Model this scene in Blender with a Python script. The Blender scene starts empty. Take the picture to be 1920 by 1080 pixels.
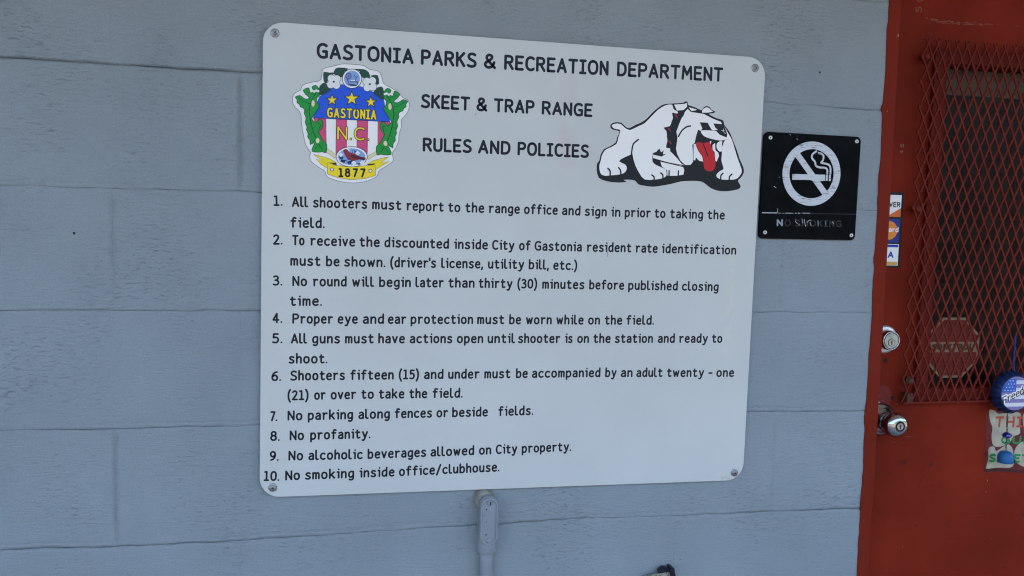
import bpy, bmesh, math, random
from mathutils import Vector, Matrix, noise
from mathutils.geometry import tessellate_polygon
random.seed(7)
S = bpy.context.scene
COL = S.collection
IN = 0.0254
ZG = 46.0                       # the wall's zero height is 46 in above the slab

# ------------------------------------------------------------------ camera
F_PX = 1600.14
CM = ((0.97895059, 0.02399413, 0.20268206), (-0.00796164, 0.99679912, -0.07954956), (-0.20394203, 0.0762614, 0.97600812))
CC = (14.2421, 6.3715, 60.0993)  # inches: along the wall, up, out from the wall
def V(X, Y, d=0.0):
    """wall coordinates in inches -> metres"""
    return Vector((X * IN, -d * IN, (Y + ZG) * IN))
cd = bpy.data.cameras.new('camera'); cam = bpy.data.objects.new('camera', cd); COL.objects.link(cam)
cd.sensor_width = 36; cd.lens = F_PX / 1920 * 36; cd.clip_start = 0.02; cd.clip_end = 1500
ax = [Vector((r[0], -r[2], r[1])) for r in CM]
m = Matrix((ax[0], ax[1], ax[2])).transposed().to_4x4(); m.translation = V(*CC)
cam.matrix_world = m
S.camera = cam
S.cycles.filter_width = 1.15

# ------------------------------------------------------------------ light
SUN_EL, SUN_AZ = 50.0, 24.0      # the sun stands behind the building: the wall is in shade
W = bpy.data.worlds.new('World'); S.world = W; W.use_nodes = True
wn = W.node_tree.nodes; wl = W.node_tree.links
sky = wn.new('ShaderNodeTexSky'); sky.sky_type = 'NISHITA'; sky.sun_disc = False
sky.sun_elevation = math.radians(SUN_EL); sky.sun_rotation = math.radians(SUN_AZ)
sky.air_density = 1.0; sky.dust_density = 2.2; sky.ozone_density = 1.0
bg = wn['Background']; bg.inputs['Strength'].default_value = 0.12
wl.new(sky.outputs[0], bg.inputs['Color'])
sl = bpy.data.lights.new('sun', 'SUN'); sl.energy = 3.0; sl.angle = math.radians(0.53); sl.color = (1, .93, .82)
so = bpy.data.objects.new('sun', sl); COL.objects.link(so)
sd = Vector((math.sin(math.radians(SUN_AZ)) * math.cos(math.radians(SUN_EL)), math.cos(math.radians(SUN_AZ)) * math.cos(math.radians(SUN_EL)), math.sin(math.radians(SUN_EL))))
so.rotation_euler = sd.to_track_quat('Z', 'Y').to_euler(); so.location = (0, 0, 8)
vs = S.view_settings; vs.view_transform = 'Standard'; vs.look = 'None'; vs.gamma = 1; vs.use_curve_mapping = False
vs.exposure = 3.24

# ------------------------------------------------------------------ helpers
def at(px, py, d=0.0):
    """point of the plane d inches in front of the wall that the photo shows at this pixel (inches)"""
    v = ((px - 960) / F_PX, (540 - py) / F_PX, -1.0)
    w = [sum(v[i] * CM[i][j] for i in range(3)) for j in range(3)]
    t = (d - CC[2]) / w[2]
    return (CC[0] + t * w[0], CC[1] + t * w[1])

def link(o, parent=None):
    COL.objects.link(o)
    if parent is not None: o.parent = parent
    return o
def tag(o, label, cat, group=None):
    o['label'] = label; o['category'] = cat
    if group: o['group'] = group
    return o
def thing(name, label, cat, loc=(0, 0, 0), group=None):
    o = bpy.data.objects.new(name, None); o.location = loc; o.empty_display_size = .05
    COL.objects.link(o); return tag(o, label, cat, group)

class MB:
    def __init__(s): s.v = []; s.f = []; s.sm = []
    def face(s, pts, smooth=False):
        n = len(s.v); s.v += [tuple(p) for p in pts]; s.f.append(tuple(range(n, n + len(pts)))); s.sm.append(smooth)
    def mesh(s, verts, faces, smooth=False):
        n = len(s.v); s.v += [tuple(p) for p in verts]
        for f in faces: s.f.append(tuple(n + i for i in f)); s.sm.append(smooth)
    def box(s, a, b):
        x0, y0, z0 = a; x1, y1, z1 = b
        if x0 > x1: x0, x1 = x1, x0
        if y0 > y1: y0, y1 = y1, y0
        if z0 > z1: z0, z1 = z1, z0
        vv = [(x0, y0, z0), (x1, y0, z0), (x1, y1, z0), (x0, y1, z0), (x0, y0, z1), (x1, y0, z1), (x1, y1, z1), (x0, y1, z1)]
        s.mesh(vv, [(0, 3, 2, 1), (4, 5, 6, 7), (0, 1, 5, 4), (1, 2, 6, 5), (2, 3, 7, 6), (3, 0, 4, 7)])
    def wbox(s, X0, X1, Y0, Y1, d0, d1): s.box(V(X0, Y0, d0), V(X1, Y1, d1))
    def lathe(s, c, axis, prof, n=28, smooth=True, cap0=True, cap1=True):
        """prof: (distance along axis, radius) in metres"""
        axis = Vector(axis).normalized(); u = axis.orthogonal().normalized(); w = axis.cross(u); c = Vector(c)
        vv = []
        for h, r in prof:
            for k in range(n):
                a = 2 * math.pi * k / n; vv.append(c + axis * h + (u * math.cos(a) + w * math.sin(a)) * r)
        ff = []
        for i in range(len(prof) - 1):
            for k in range(n):
                k2 = (k + 1) % n; ff.append((i * n + k, i * n + k2, (i + 1) * n + k2, (i + 1) * n + k))
        s.mesh(vv, ff, smooth)
        if cap0: s.face([vv[k] for k in range(n)][::-1])
        if cap1: s.face([vv[(len(prof) - 1) * n + k] for k in range(n)])
    def tube(s, pts, r, n=10, smooth=True):
        pts = [Vector(p) for p in pts]; vv = []; up = None
        for i, p in enumerate(pts):
            t = (pts[min(i + 1, len(pts) - 1)] - pts[max(i - 1, 0)]).normalized()
            if up is None: up = t.orthogonal().normalized()
            up = (up - t * up.dot(t)).normalized(); w = t.cross(up)
            for k in range(n):
                a = 2 * math.pi * k / n; vv.append(p + (up * math.cos(a) + w * math.sin(a)) * r)
        ff = []
        for i in range(len(pts) - 1):
            for k in range(n):
                k2 = (k + 1) % n; ff.append((i * n + k, i * n + k2, (i + 1) * n + k2, (i + 1) * n + k))
        s.mesh(vv, ff, smooth); s.face(vv[:n][::-1]); s.face(vv[-n:])
    def build(s, name, mat, parent=None, rel=True, recalc=False):
        me = bpy.data.meshes.new(name)
        off = Vector((0, 0, 0))
        if parent is not None and rel:
            p = parent
            while p is not None: off += Vector(p.location); p = p.parent
        me.from_pydata([tuple(Vector(v) - off) for v in s.v], [], s.f); me.materials.append(mat)
        me.polygons.foreach_set('use_smooth', s.sm)
        me.update()
        if recalc:
            bm = bmesh.new(); bm.from_mesh(me); bmesh.ops.remove_doubles(bm, verts=bm.verts, dist=1e-6); bmesh.ops.recalc_face_normals(bm, faces=bm.faces); bm.to_mesh(me); bm.free()
        return link(bpy.data.objects.new(name, me), parent)

def crspline(P, closed=True, k=5):
    n = len(P); out = []
    rng = range(n) if closed else range(n - 1)
    for i in rng:
        if closed: a, b, c, d = P[(i - 1) % n], P[i], P[(i + 1) % n], P[(i + 2) % n]
        else: a, b, c, d = P[max(i - 1, 0)], P[i], P[i + 1], P[min(i + 2, n - 1)]
        for j in range(k):
            t = j / k; t2 = t * t; t3 = t2 * t
            out.append(tuple(.5 * ((2 * b[q]) + (-a[q] + c[q]) * t + (2 * a[q] - 5 * b[q] + 4 * c[q] - d[q]) * t2 + (-a[q] + 3 * b[q] - 3 * c[q] + d[q]) * t3) for q in (0, 1)))
    if not closed: out.append(tuple(P[-1]))
    return out

def fill(mb, P, d):
    """flat filled outline (inches) d inches in front of the wall, facing the viewer"""
    P = [p for i, p in enumerate(P) if (Vector(p) - Vector(P[i - 1])).length > 1e-5]
    tri = tessellate_polygon([[Vector((p[0], p[1], 0)) for p in P]])
    base = len(mb.v); mb.v += [tuple(V(p[0], p[1], d)) for p in P]
    for t in tri:
        a, b, c = (Vector(P[i]) for i in t)
        if (b - a).cross(c - a) < 0: t = (t[0], t[2], t[1])
        mb.f.append(tuple(base + i for i in t)); mb.sm.append(False)

def slab(mb, P, d0, d1, bev=0.0):
    """solid plate with outline P between depths d0 (back) and d1 (front)"""
    A = sum(P[i - 1][0] * P[i][1] - P[i][0] * P[i - 1][1] for i in range(len(P)))
    if A < 0: P = P[::-1]
    Q = P
    if bev:
        n = len(P); Q = []
        for i in range(n):
            a, b, c = Vector(P[i - 1]), Vector(P[i]), Vector(P[(i + 1) % n])
            t = ((b - a).normalized() + (c - b).normalized()).normalized(); nn = Vector((-t.y, t.x)); Q.append(tuple(b + nn * bev))
    fill(mb, Q, d1)
    n = len(P)
    for i in range(n):
        a, b = P[i - 1], P[i]; qa, qb = Q[i - 1], Q[i]
        mb.face([V(a[0], a[1], d0), V(b[0], b[1], d0), V(b[0], b[1], d1 - bev), V(a[0], a[1], d1 - bev)])
        if bev: mb.face([V(a[0], a[1], d1 - bev), V(b[0], b[1], d1 - bev), V(qb[0], qb[1], d1), V(qa[0], qa[1], d1)], True)
    mb.face([V(p[0], p[1], d0) for p in P][::-1])

def ribbon(mb, pts, w, d, caps=True):
    """pen stroke of width w along pts (inches), round ends, round outer corners"""
    P = [Vector(p) for i, p in enumerate(pts) if i == 0 or (Vector(p) - Vector(pts[i - 1])).length > 1e-4]
    if len(P) == 1:
        fill(mb, [(P[0].x + math.cos(a * math.pi / 6) * w / 2, P[0].y + math.sin(a * math.pi / 6) * w / 2) for a in range(12)], d); return
    r = w / 2; L = []; R = []
    n = len(P)
    def capp(c, a0):
        return [(c.x + r * math.cos(a0 - math.pi * k / 6), c.y + r * math.sin(a0 - math.pi * k / 6)) for k in range(1, 6)]
    for i in range(n):
        t0 = (P[i] - P[i - 1]).normalized() if i else (P[1] - P[0]).normalized()
        t1 = (P[i + 1] - P[i]).normalized() if i < n - 1 else t0
        t = t0 + t1
        if t.length < 1e-3: t = t0.copy()
        t.normalize(); nn = Vector((-t.y, t.x)); k = min(1 / max(nn.dot(Vector((-t0.y, t0.x))), .5), 1.6)
        L.append(P[i] + nn * r * k); R.append(P[i] - nn * r * k)
    for i in range(n - 1):
        mb.face([V(R[i].x, R[i].y, d), V(R[i + 1].x, R[i + 1].y, d), V(L[i + 1].x, L[i + 1].y, d), V(L[i].x, L[i].y, d)])
    if caps:
        t = (P[1] - P[0]).normalized(); a = math.atan2(t.x, -t.y)       # angle of left normal
        c0 = [tuple(L[0])] + [(P[0].x + r * math.cos(a + math.pi * k / 6), P[0].y + r * math.sin(a + math.pi * k / 6)) for k in range(1, 6)] + [tuple(R[0])]
        mb.face([V(p[0], p[1], d) for p in c0])
        t = (P[-1] - P[-2]).normalized(); a = math.atan2(t.x, -t.y)
        c1 = [tuple(R[-1])] + [(P[-1].x + r * math.cos(a + math.pi + math.pi * k / 6), P[-1].y + r * math.sin(a + math.pi + math.pi * k / 6)) for k in range(1, 6)] + [tuple(L[-1])]
        mb.face([V(p[0], p[1], d) for p in c1])

# ------------------------------------------------------------------ pen lettering
def E(cx, cy, rx, ry, a0, a1, n=14, p=2.35):
    out = []
    for i in range(n + 1):
        a = math.radians(a0 + (a1 - a0) * i / n); c, s = math.cos(a), math.sin(a)
        out.append((cx + rx * math.copysign(abs(c) ** (2 / p), c), cy + ry * math.copysign(abs(s) ** (2 / p), s)))
    return out
def C(*P): return crspline(list(P), False, 4)
X = .70
G = {
'A': [[(0, 0), (.31, 1)], [(.31, 1), (.62, 0)], [(.1, .3), (.52, .3)]],
'B': [[(0, 0), (0, 1)], [(0, 1)] + E(.28, .76, .26, .24, 90, -90) + [(0, .52)], [(.25, .52)] + E(.28, .26, .3, .26, 90, -90) + [(0, 0)]],
'C': [C((.56, .9), (.47, .97), (.36, 1))[:-1] + E(.34, .5, .34, .5, 90, 270) + C((.36, 0), (.48, .03), (.56, .09))[1:]],
'D': [[(0, 0), (0, 1)], [(0, 1)] + E(.2, .5, .38, .5, 90, -90) + [(0, 0)]],
'E': [[(0, 0), (0, 1)], [(0, 1), (.5, 1)], [(0, .51), (.42, .51)], [(0, 0), (.5, 0)]],
'F': [[(0, 0), (0, 1)], [(0, 1), (.5, 1)], [(0, .5), (.42, .5)]],
'G': [C((.58, .9), (.49, .97), (.38, 1))[:-1] + E(.36, .5, .36, .5, 90, 270) + C((.38, 0), (.5, .02), (.6, .07))[1:], [(.6, .07), (.6, .46)], [(.6, .46), (.38, .46)]],
'H': [[(0, 0), (0, 1)], [(.56, 0), (.56, 1)], [(0, .52), (.56, .52)]],
'I': [[(.2, 0), (.2, 1)], [(0, 1), (.4, 1)], [(0, 0), (.4, 0)]],
'K': [[(0, 0), (0, 1)], [(.52, 1), (.02, .42)], [(.17, .6), (.54, 0)]],
'L': [[(0, 1), (0, 0)], [(0, 0), (.46, 0)]],
'M': [[(0, 0), (.06, 1)], [(.06, 1), (.35, .35)], [(.35, .35), (.64, 1)], [(.64, 1), (.7, 0)]],
'N': [[(0, 0), (0, 1)], [(0, 1), (.54, 0)], [(.54, 0), (.54, 1)]],
'O': [E(.34, .5, .34, .5, 90, 450, 26)],
'P': [[(0, 0), (0, 1)], [(0, 1)] + E(.26, .74, .28, .26, 90, -90) + [(0, .48)]],
'R': [[(0, 0), (0, 1)], [(0, 1)] + E(.26, .75, .27, .25, 90, -90) + [(0, .5)], [(.26, .5), (.56, 0)]],
'S': [C((.52, .92), (.4, .99), (.26, 1), (.1, .93), (.04, .77), (.12, .6), (.28, .51), (.46, .41), (.55, .26), (.5, .08), (.32, 0), (.14, .01), (0, .07))],
'T': [[(0, 1), (.6, 1)], [(.3, 1), (.3, 0)]],
'U': [[(0, 1), (0, .3)] + E(.28, .3, .28, .3, 180, 360)[1:] + [(.56, 1)]],
'V': [[(0, 1), (.3, 0)], [(.3, 0), (.6, 1)]],
'Y': [[(0, 1), (.3, .45)], [(.6, 1), (.3, .45)], [(.3, .45), (.3, 0)]],
'&': [C((.64, 0), (.4, .3), (.17, .6), (.1, .78), (.16, .95), (.3, 1.), (.43, .92), (.44, .76), (.32, .6), (.12, .45), (.01, .28), (.06, .08), (.24, 0), (.42, .06), (.54, .22), (.6, .42))],
'a': [C((.05, .64), (.2, .71), (.35, .68), (.42, .52)) + [(.42, 0)], C((.42, .42), (.22, .4), (.06, .32), (0, .18), (.06, .04), (.2, 0), (.34, .06), (.42, .2))],
'b': [[(0, 1.06), (0, 0)], C((0, .45), (.1, .64), (.26, .7), (.4, .62), (.46, .36), (.4, .08), (.24, 0), (.08, .03), (0, .08))],
'c': [C((.42, .63), (.3, .7), (.16, .67), (.03, .54), (0, .35), (.03, .15), (.16, .02), (.3, 0), (.43, .07))],
'd': [[(.44, 1.06), (.44, 0)], C((.44, .6), (.34, .69), (.2, .69), (.05, .56), (0, .32), (.04, .1), (.16, 0), (.32, .06), (.44, .24))],
'e': [[(.02, .37), (.43, .39)], C((.43, .39), (.43, .56), (.33, .69), (.2, .7), (.06, .59), (0, .36), (.03, .14), (.16, .01), (.3, 0), (.43, .06))],
'f': [C((.42, 1.), (.32, 1.05), (.2, 1.0), (.16, .84)) + [(.16, 0)], [(0, .68), (.38, .68)]],
'g': [[(.44, .68), (.44, -.05)], C((.44, -.05), (.38, -.24), (.22, -.31), (.06, -.26)), C((.44, .62), (.32, .7), (.17, .68), (.04, .55), (0, .34), (.04, .12), (.16, .03), (.32, .08), (.44, .24))],
'h': [[(0, 1.06), (0, 0)], C((0, .46), (.12, .64), (.26, .7), (.38, .63), (.42, .45)) + [(.42, 0)]],
'i': [[(.0, X), (.13, X)], [(.13, X), (.13, 0)], [(.13, 1.02)]],
'k': [[(0, 1.06), (0, 0)], [(.42, .7), (.02, .28)], [(.15, .42), (.46, 0)]],
'l': [C((.0, 1.06), (0, .3), (.02, .08), (.12, 0), (.22, .01))],
'm': [[(0, X), (0, 0)], C((0, .5), (.1, .66), (.2, .69), (.28, .6), (.29, .45)) + [(.29, 0)], C((.29, .5), (.38, .66), (.48, .69), (.56, .6), (.58, .45)) + [(.58, 0)]],
'n': [[(0, X), (0, 0)], C((0, .46), (.12, .64), (.26, .7), (.38, .63), (.42, .45)) + [(.42, 0)]],
'o': [E(.24, .35, .24, .35, 90, 450, 22)],
'p': [[(0, X), (0, -.3)], C((0, .45), (.1, .64), (.26, .7), (.4, .62), (.46, .36), (.4, .1), (.24, 0), (.1, .02), (0, .1))],
'r': [[(.06, X), (.06, 0)], [(0, X), (.06, X)], C((.06, .44), (.16, .64), (.3, .7), (.4, .67))],
's': [C((.4, .64), (.26, .71), (.1, .67), (.04, .53), (.14, .4), (.3, .32), (.41, .18), (.34, .03), (.18, -.01), (0, .06))],
't': [C((.14, .92), (.14, .3), (.16, .08), (.26, 0), (.4, .05)), [(0, .68), (.38, .68)]],
'u': [[(0, X)] + C((0, .26), (.05, .06), (.18, 0), (.32, .07), (.42, .26)), [(.42, X), (.42, 0)]],
'v': [[(0, X), (.22, 0)], [(.22, 0), (.44, X)]],
'w': [[(0, X), (.15, 0)], [(.15, 0), (.31, .6)], [(.31, .6), (.47, 0)], [(.47, 0), (.62, X)]],
'y': [[(0, X), (.23, .06)], C((.47, X), (.27, .08), (.17, -.2), (.08, -.3), (-.04, -.28))],
'0': [E(.27, .5, .27, .5, 90, 450, 24)],
'1': [[(.22, 1), (.22, 0)], [(.03, .98), (.22, 1)], [(0, 0), (.42, 0)]],
'2': [C((.02, .87), (.14, .98), (.3, .99), (.43, .87), (.43, .68), (.3, .42), (.13, .18), (0, 0)), [(0, 0), (.48, 0)]],
'3': [C((.03, .93), (.2, 1.), (.38, .94), (.43, .77), (.33, .6), (.16, .54)), C((.16, .54), (.36, .5), (.47, .32), (.42, .1), (.24, 0), (.0, .05))],
'4': [[(.34, 1), (0, .27)], [(0, .27), (.5, .27)], [(.34, 1), (.34, 0)]],
'5': [[(.43, 1), (.07, 1)], [(.07, 1), (.04, .57)], C((.04, .57), (.22, .62), (.4, .53), (.46, .3), (.38, .07), (.2, 0), (0, .05))],
'6': [C((.43, .97), (.22, .88), (.06, .64), (.0, .34), (.06, .08), (.24, 0), (.43, .08), (.47, .3), (.4, .5), (.22, .57), (.03, .42))],
'7': [[(0, 1), (.46, 1)], [(.46, 1), (.12, 0)]],
'8': [E(.25, .77, .21, .23, 90, 450, 18, 2.1), E(.25, .27, .25, .27, 90, 450, 18, 2.1)],
'9': [C((.05, .03), (.26, .12), (.42, .36), (.47, .66), (.4, .92), (.23, 1), (.05, .92), (0, .7), (.07, .5), (.24, .43), (.44, .58))],
'.': [[(0, .02)]], ',': [[(.05, .06), (0, -.2)]], "'": [[(0, 1.05), (0, .8)]],
'(': [C((.2, 1.16), (.05, .85), (0, .45), (.05, .05), (.2, -.28))], ')': [C((0, 1.16), (.15, .85), (.2, .45), (.15, .05), (0, -.28))],
'/': [[(0, -.15), (.42, 1.1)]], '-': [[(0, .42), (.3, .42)]],
}
GAP = {'.': .26, ',': .24, "'": .2, '(': .28, ')': .28, 'i': .3, 'l': .26, 'I': .3, '1': .32}
def text(mb, s, p0, p1, cap, sw, d, up=None, gap=.36, cond=None):
    """letters from p0 (left end of baseline) to p1 (right end), cap = outer capital height, sw = pen width; inches"""
    strokes = []; x = 0; lo = None
    H = cap - sw
    for i, ch in enumerate(s):
        if ch == ' ': x += .42; continue
        g = G[ch]; x0 = min(p[0] for st in g for p in st); x1 = max(p[0] for st in g for p in st)
        for st in g: strokes.append([(x + p[0] - x0, p[1]) for p in st])
        x += x1 - x0
        if i < len(s) - 1: x += (GAP.get(ch, gap) + GAP.get(s[i + 1], gap)) / 2 if s[i + 1] != ' ' else 0
    a = Vector(p0); b = Vector(p1); ex = (b - a); Wd = ex.length; ex.normalize(); ey = Vector((-ex.y, ex.x))
    sx = (Wd - sw) / x if x > 0 else 0
    for k, st in enumerate(strokes):
        pts = [tuple(a + ex * (sw / 2 + p[0] * sx) + ey * (sw / 2 + p[1] * H)) for p in st]
        ribbon(mb, pts, sw, d + 0.0012 * (k % 3))

# ------------------------------------------------------------------ materials
def lin(r, g, b): return tuple(((c / 255) / 12.92 if c / 255 <= .04045 else ((c / 255 + .055) / 1.055) ** 2.4) for c in (r, g, b)) + (1,)
MATS = {}
def mat(name, col, rough=.5, metal=0, spec=.22, coat=0, bump=None, tint=None, coat_rough=.1):
    M = bpy.data.materials.new(name); M.use_nodes = True; nt = M.node_tree; b = nt.nodes['Principled BSDF']
    b.inputs['Base Color'].default_value = tuple(col[:3]) + (1,); b.inputs['Roughness'].default_value = rough; b.inputs['Metallic'].default_value = metal
    b.inputs['Specular IOR Level'].default_value = spec; b.inputs['Coat Weight'].default_value = coat; b.inputs['Coat Roughness'].default_value = coat_rough
    N = nt.nodes.new; Lk = nt.links.new
    if tint or bump:
        tc = N('ShaderNodeTexCoord')
    if tint:                                                   # (scale, amount) soft blotches of wear
        no = N('ShaderNodeTexNoise'); no.inputs['Scale'].default_value = tint[0]; no.inputs['Detail'].default_value = 6; Lk(tc.outputs['Object'], no.inputs['Vector'])
        mx = N('ShaderNodeMix'); mx.data_type = 'RGBA'; mr = N('ShaderNodeMapRange'); mr.inputs[1].default_value = .35; mr.inputs[2].default_value = .65
        Lk(no.outputs['Fac'], mr.inputs[0]); Lk(mr.outputs[0], mx.inputs[0])
        mx.inputs[6].default_value = tuple(c * (1 - tint[1]) for c in col[:3]) + (1,); mx.inputs[7].default_value = tuple(min(1, c * (1 + tint[1])) for c in col[:3]) + (1,)
        Lk(mx.outputs[2], b.inputs['Base Color'])
    if bump:                                                   # (scale, strength, distance)
        nb = N('ShaderNodeTexNoise'); nb.inputs['Scale'].default_value = bump[0]; nb.inputs['Detail'].default_value = 5; Lk(tc.outputs['Object'], nb.inputs['Vector'])
        bp = N('ShaderNodeBump'); bp.inputs['Strength'].default_value = bump[1]; bp.inputs['Distance'].default_value = bump[2]
        Lk(nb.outputs['Fac'], bp.inputs['Height']); Lk(bp.outputs[0], b.inputs['Normal'])
    MATS[name] = M; return M

def nodes(M): return M.node_tree.nodes, M.node_tree.links, M.node_tree.nodes['Principled BSDF']

def wall_paint():
    M = mat('wall_paint', (.20, .235, .275), .6, spec=.25); n, l, b = nodes(M); N = n.new
    geo = N('ShaderNodeNewGeometry')
    mp = N('ShaderNodeMapping'); mp.inputs['Scale'].default_value = (1, 1, 1); l.new(geo.outputs['Position'], mp.inputs[0])
    # broad mottling
    n1 = N('ShaderNodeTexNoise'); n1.inputs['Scale'].default_value = 4.2; n1.inputs['Detail'].default_value = 8; l.new(mp.outputs[0], n1.inputs[0])
    m1 = N('ShaderNodeMapRange'); m1.inputs[1].default_value = .3; m1.inputs[2].default_value = .7; m1.inputs[3].default_value = .93; m1.inputs[4].default_value = 1.07; l.new(n1.outputs['Fac'], m1.inputs[0])
    # horizontal tears and pits in the block face under the paint
    mp2 = N('ShaderNodeMapping'); mp2.inputs['Scale'].default_value = (70, 70, 300); l.new(geo.outputs['Position'], mp2.inputs[0])
    n2 = N('ShaderNodeTexNoise'); n2.inputs['Scale'].default_value = 1.; n2.inputs['Detail'].default_value = 5; n2.inputs['Roughness'].default_value = .62; n2.inputs['Distortion'].default_value = .5; l.new(mp2.outputs[0], n2.inputs[0])
    m2 = N('ShaderNodeMapRange'); m2.inputs[1].default_value = .55; m2.inputs[2].default_value = .72; l.new(n2.outputs['Fac'], m2.inputs[0])
    n2b = N('ShaderNodeTexNoise'); n2b.inputs['Scale'].default_value = 7; n2b.inputs['Detail'].default_value = 3; l.new(mp.outputs[0], n2b.inputs[0])
    m2b = N('ShaderNodeMapRange'); m2b.inputs[1].default_value = .40; m2b.inputs[2].default_value = .64; l.new(n2b.outputs['Fac'], m2b.inputs[0])
    pit = N('ShaderNodeMath'); pit.operation = 'MULTIPLY'; l.new(m2.outputs[0], pit.inputs[0]); l.new(m2b.outputs[0], pit.inputs[1])
    # grain of the roller
    n3 = N('ShaderNodeTexNoise'); n3.inputs['Scale'].default_value = 420; n3.inputs['Detail'].default_value = 3; l.new(mp.outputs[0], n3.inputs[0])
    mp4 = N('ShaderNodeMapping'); mp4.inputs['Scale'].default_value = (60, 60, 420); l.new(geo.outputs['Position'], mp4.inputs[0])
    n4 = N('ShaderNodeTexNoise'); n4.inputs['Scale'].default_value = 1; n4.inputs['Detail'].default_value = 4; l.new(mp4.outputs[0], n4.inputs[0])
    # black specks
    vo = N('ShaderNodeTexVoronoi'); vo.inputs['Scale'].default_value = 9; vo.inputs['Randomness'].default_value = 1; l.new(mp.outputs[0], vo.inputs['Vector'])
    ms = N('ShaderNodeMapRange'); ms.inputs[1].default_value = .016; ms.inputs[2].default_value = .024; ms.inputs[3].default_value = 1; ms.inputs[4].default_value = 0; l.new(vo.outputs['Distance'], ms.inputs[0])
    at_ = N('ShaderNodeAttribute'); at_.attribute_name = 'dust'
    base = N('ShaderNodeMix'); base.data_type = 'RGBA'; base.blend_type = 'MULTIPLY'; base.inputs[0].default_value = 1; base.inputs[6].default_value = (.234, .264, .277, 1)
    l.new(m1.outputs[0], base.inputs[7])
    fa = N('ShaderNodeMath'); fa.operation = 'MULTIPLY'; fa.inputs[1].default_value = .42; l.new(pit.outputs[0], fa.inputs[0])
    c2 = N('ShaderNodeMix'); c2.data_type = 'RGBA'; c2.inputs[7].default_value = (.09, .10, .11, 1); l.new(fa.outputs[0], c2.inputs[0]); l.new(base.outputs[2], c2.inputs[6])
    c3 = N('ShaderNodeMix'); c3.data_type = 'RGBA'; c3.inputs[7].default_value = (.10, .095, .088, 1); l.new(at_.outputs['Fac'], c3.inputs[0]); l.new(c2.outputs[2], c3.inputs[6])
    c4 = N('ShaderNodeMix'); c4.data_type = 'RGBA'; c4.inputs[7].default_value = (.015, .015, .015, 1); l.new(ms.outputs[0], c4.inputs[0]); l.new(c3.outputs[2], c4.inputs[6])
    m3 = N('ShaderNodeMapRange'); m3.inputs[1].default_value = .3; m3.inputs[2].default_value = .7; m3.inputs[3].default_value = .9; m3.inputs[4].default_value = 1.1; l.new(n3.outputs['Fac'], m3.inputs[0])
    c5 = N('ShaderNodeMix'); c5.data_type = 'RGBA'; c5.blend_type = 'MULTIPLY'; c5.inputs[0].default_value = 1; l.new(c4.outputs[2], c5.inputs[6]); l.new(m3.outputs[0], c5.inputs[7])
    l.new(c5.outputs[2], b.inputs['Base Color'])
    s1 = N('ShaderNodeMath'); s1.operation = 'MULTIPLY_ADD'; s1.inputs[1].default_value = -1.1; l.new(pit.outputs[0], s1.inputs[0])
    s0 = N('ShaderNodeMath'); s0.operation = 'MULTIPLY_ADD'; s0.inputs[1].default_value = .35; l.new(n3.outputs['Fac'], s0.inputs[0]); l.new(n4.outputs['Fac'], s0.inputs[2]); l.new(s0.outputs[0], s1.inputs[2])
    bp = N('ShaderNodeBump'); bp.inputs['Strength'].default_value = .62; bp.inputs['Distance'].default_value = .0017; l.new(s1.outputs[0], bp.inputs['Height']); l.new(bp.outputs[0], b.inputs['Normal'])
    return M
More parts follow.
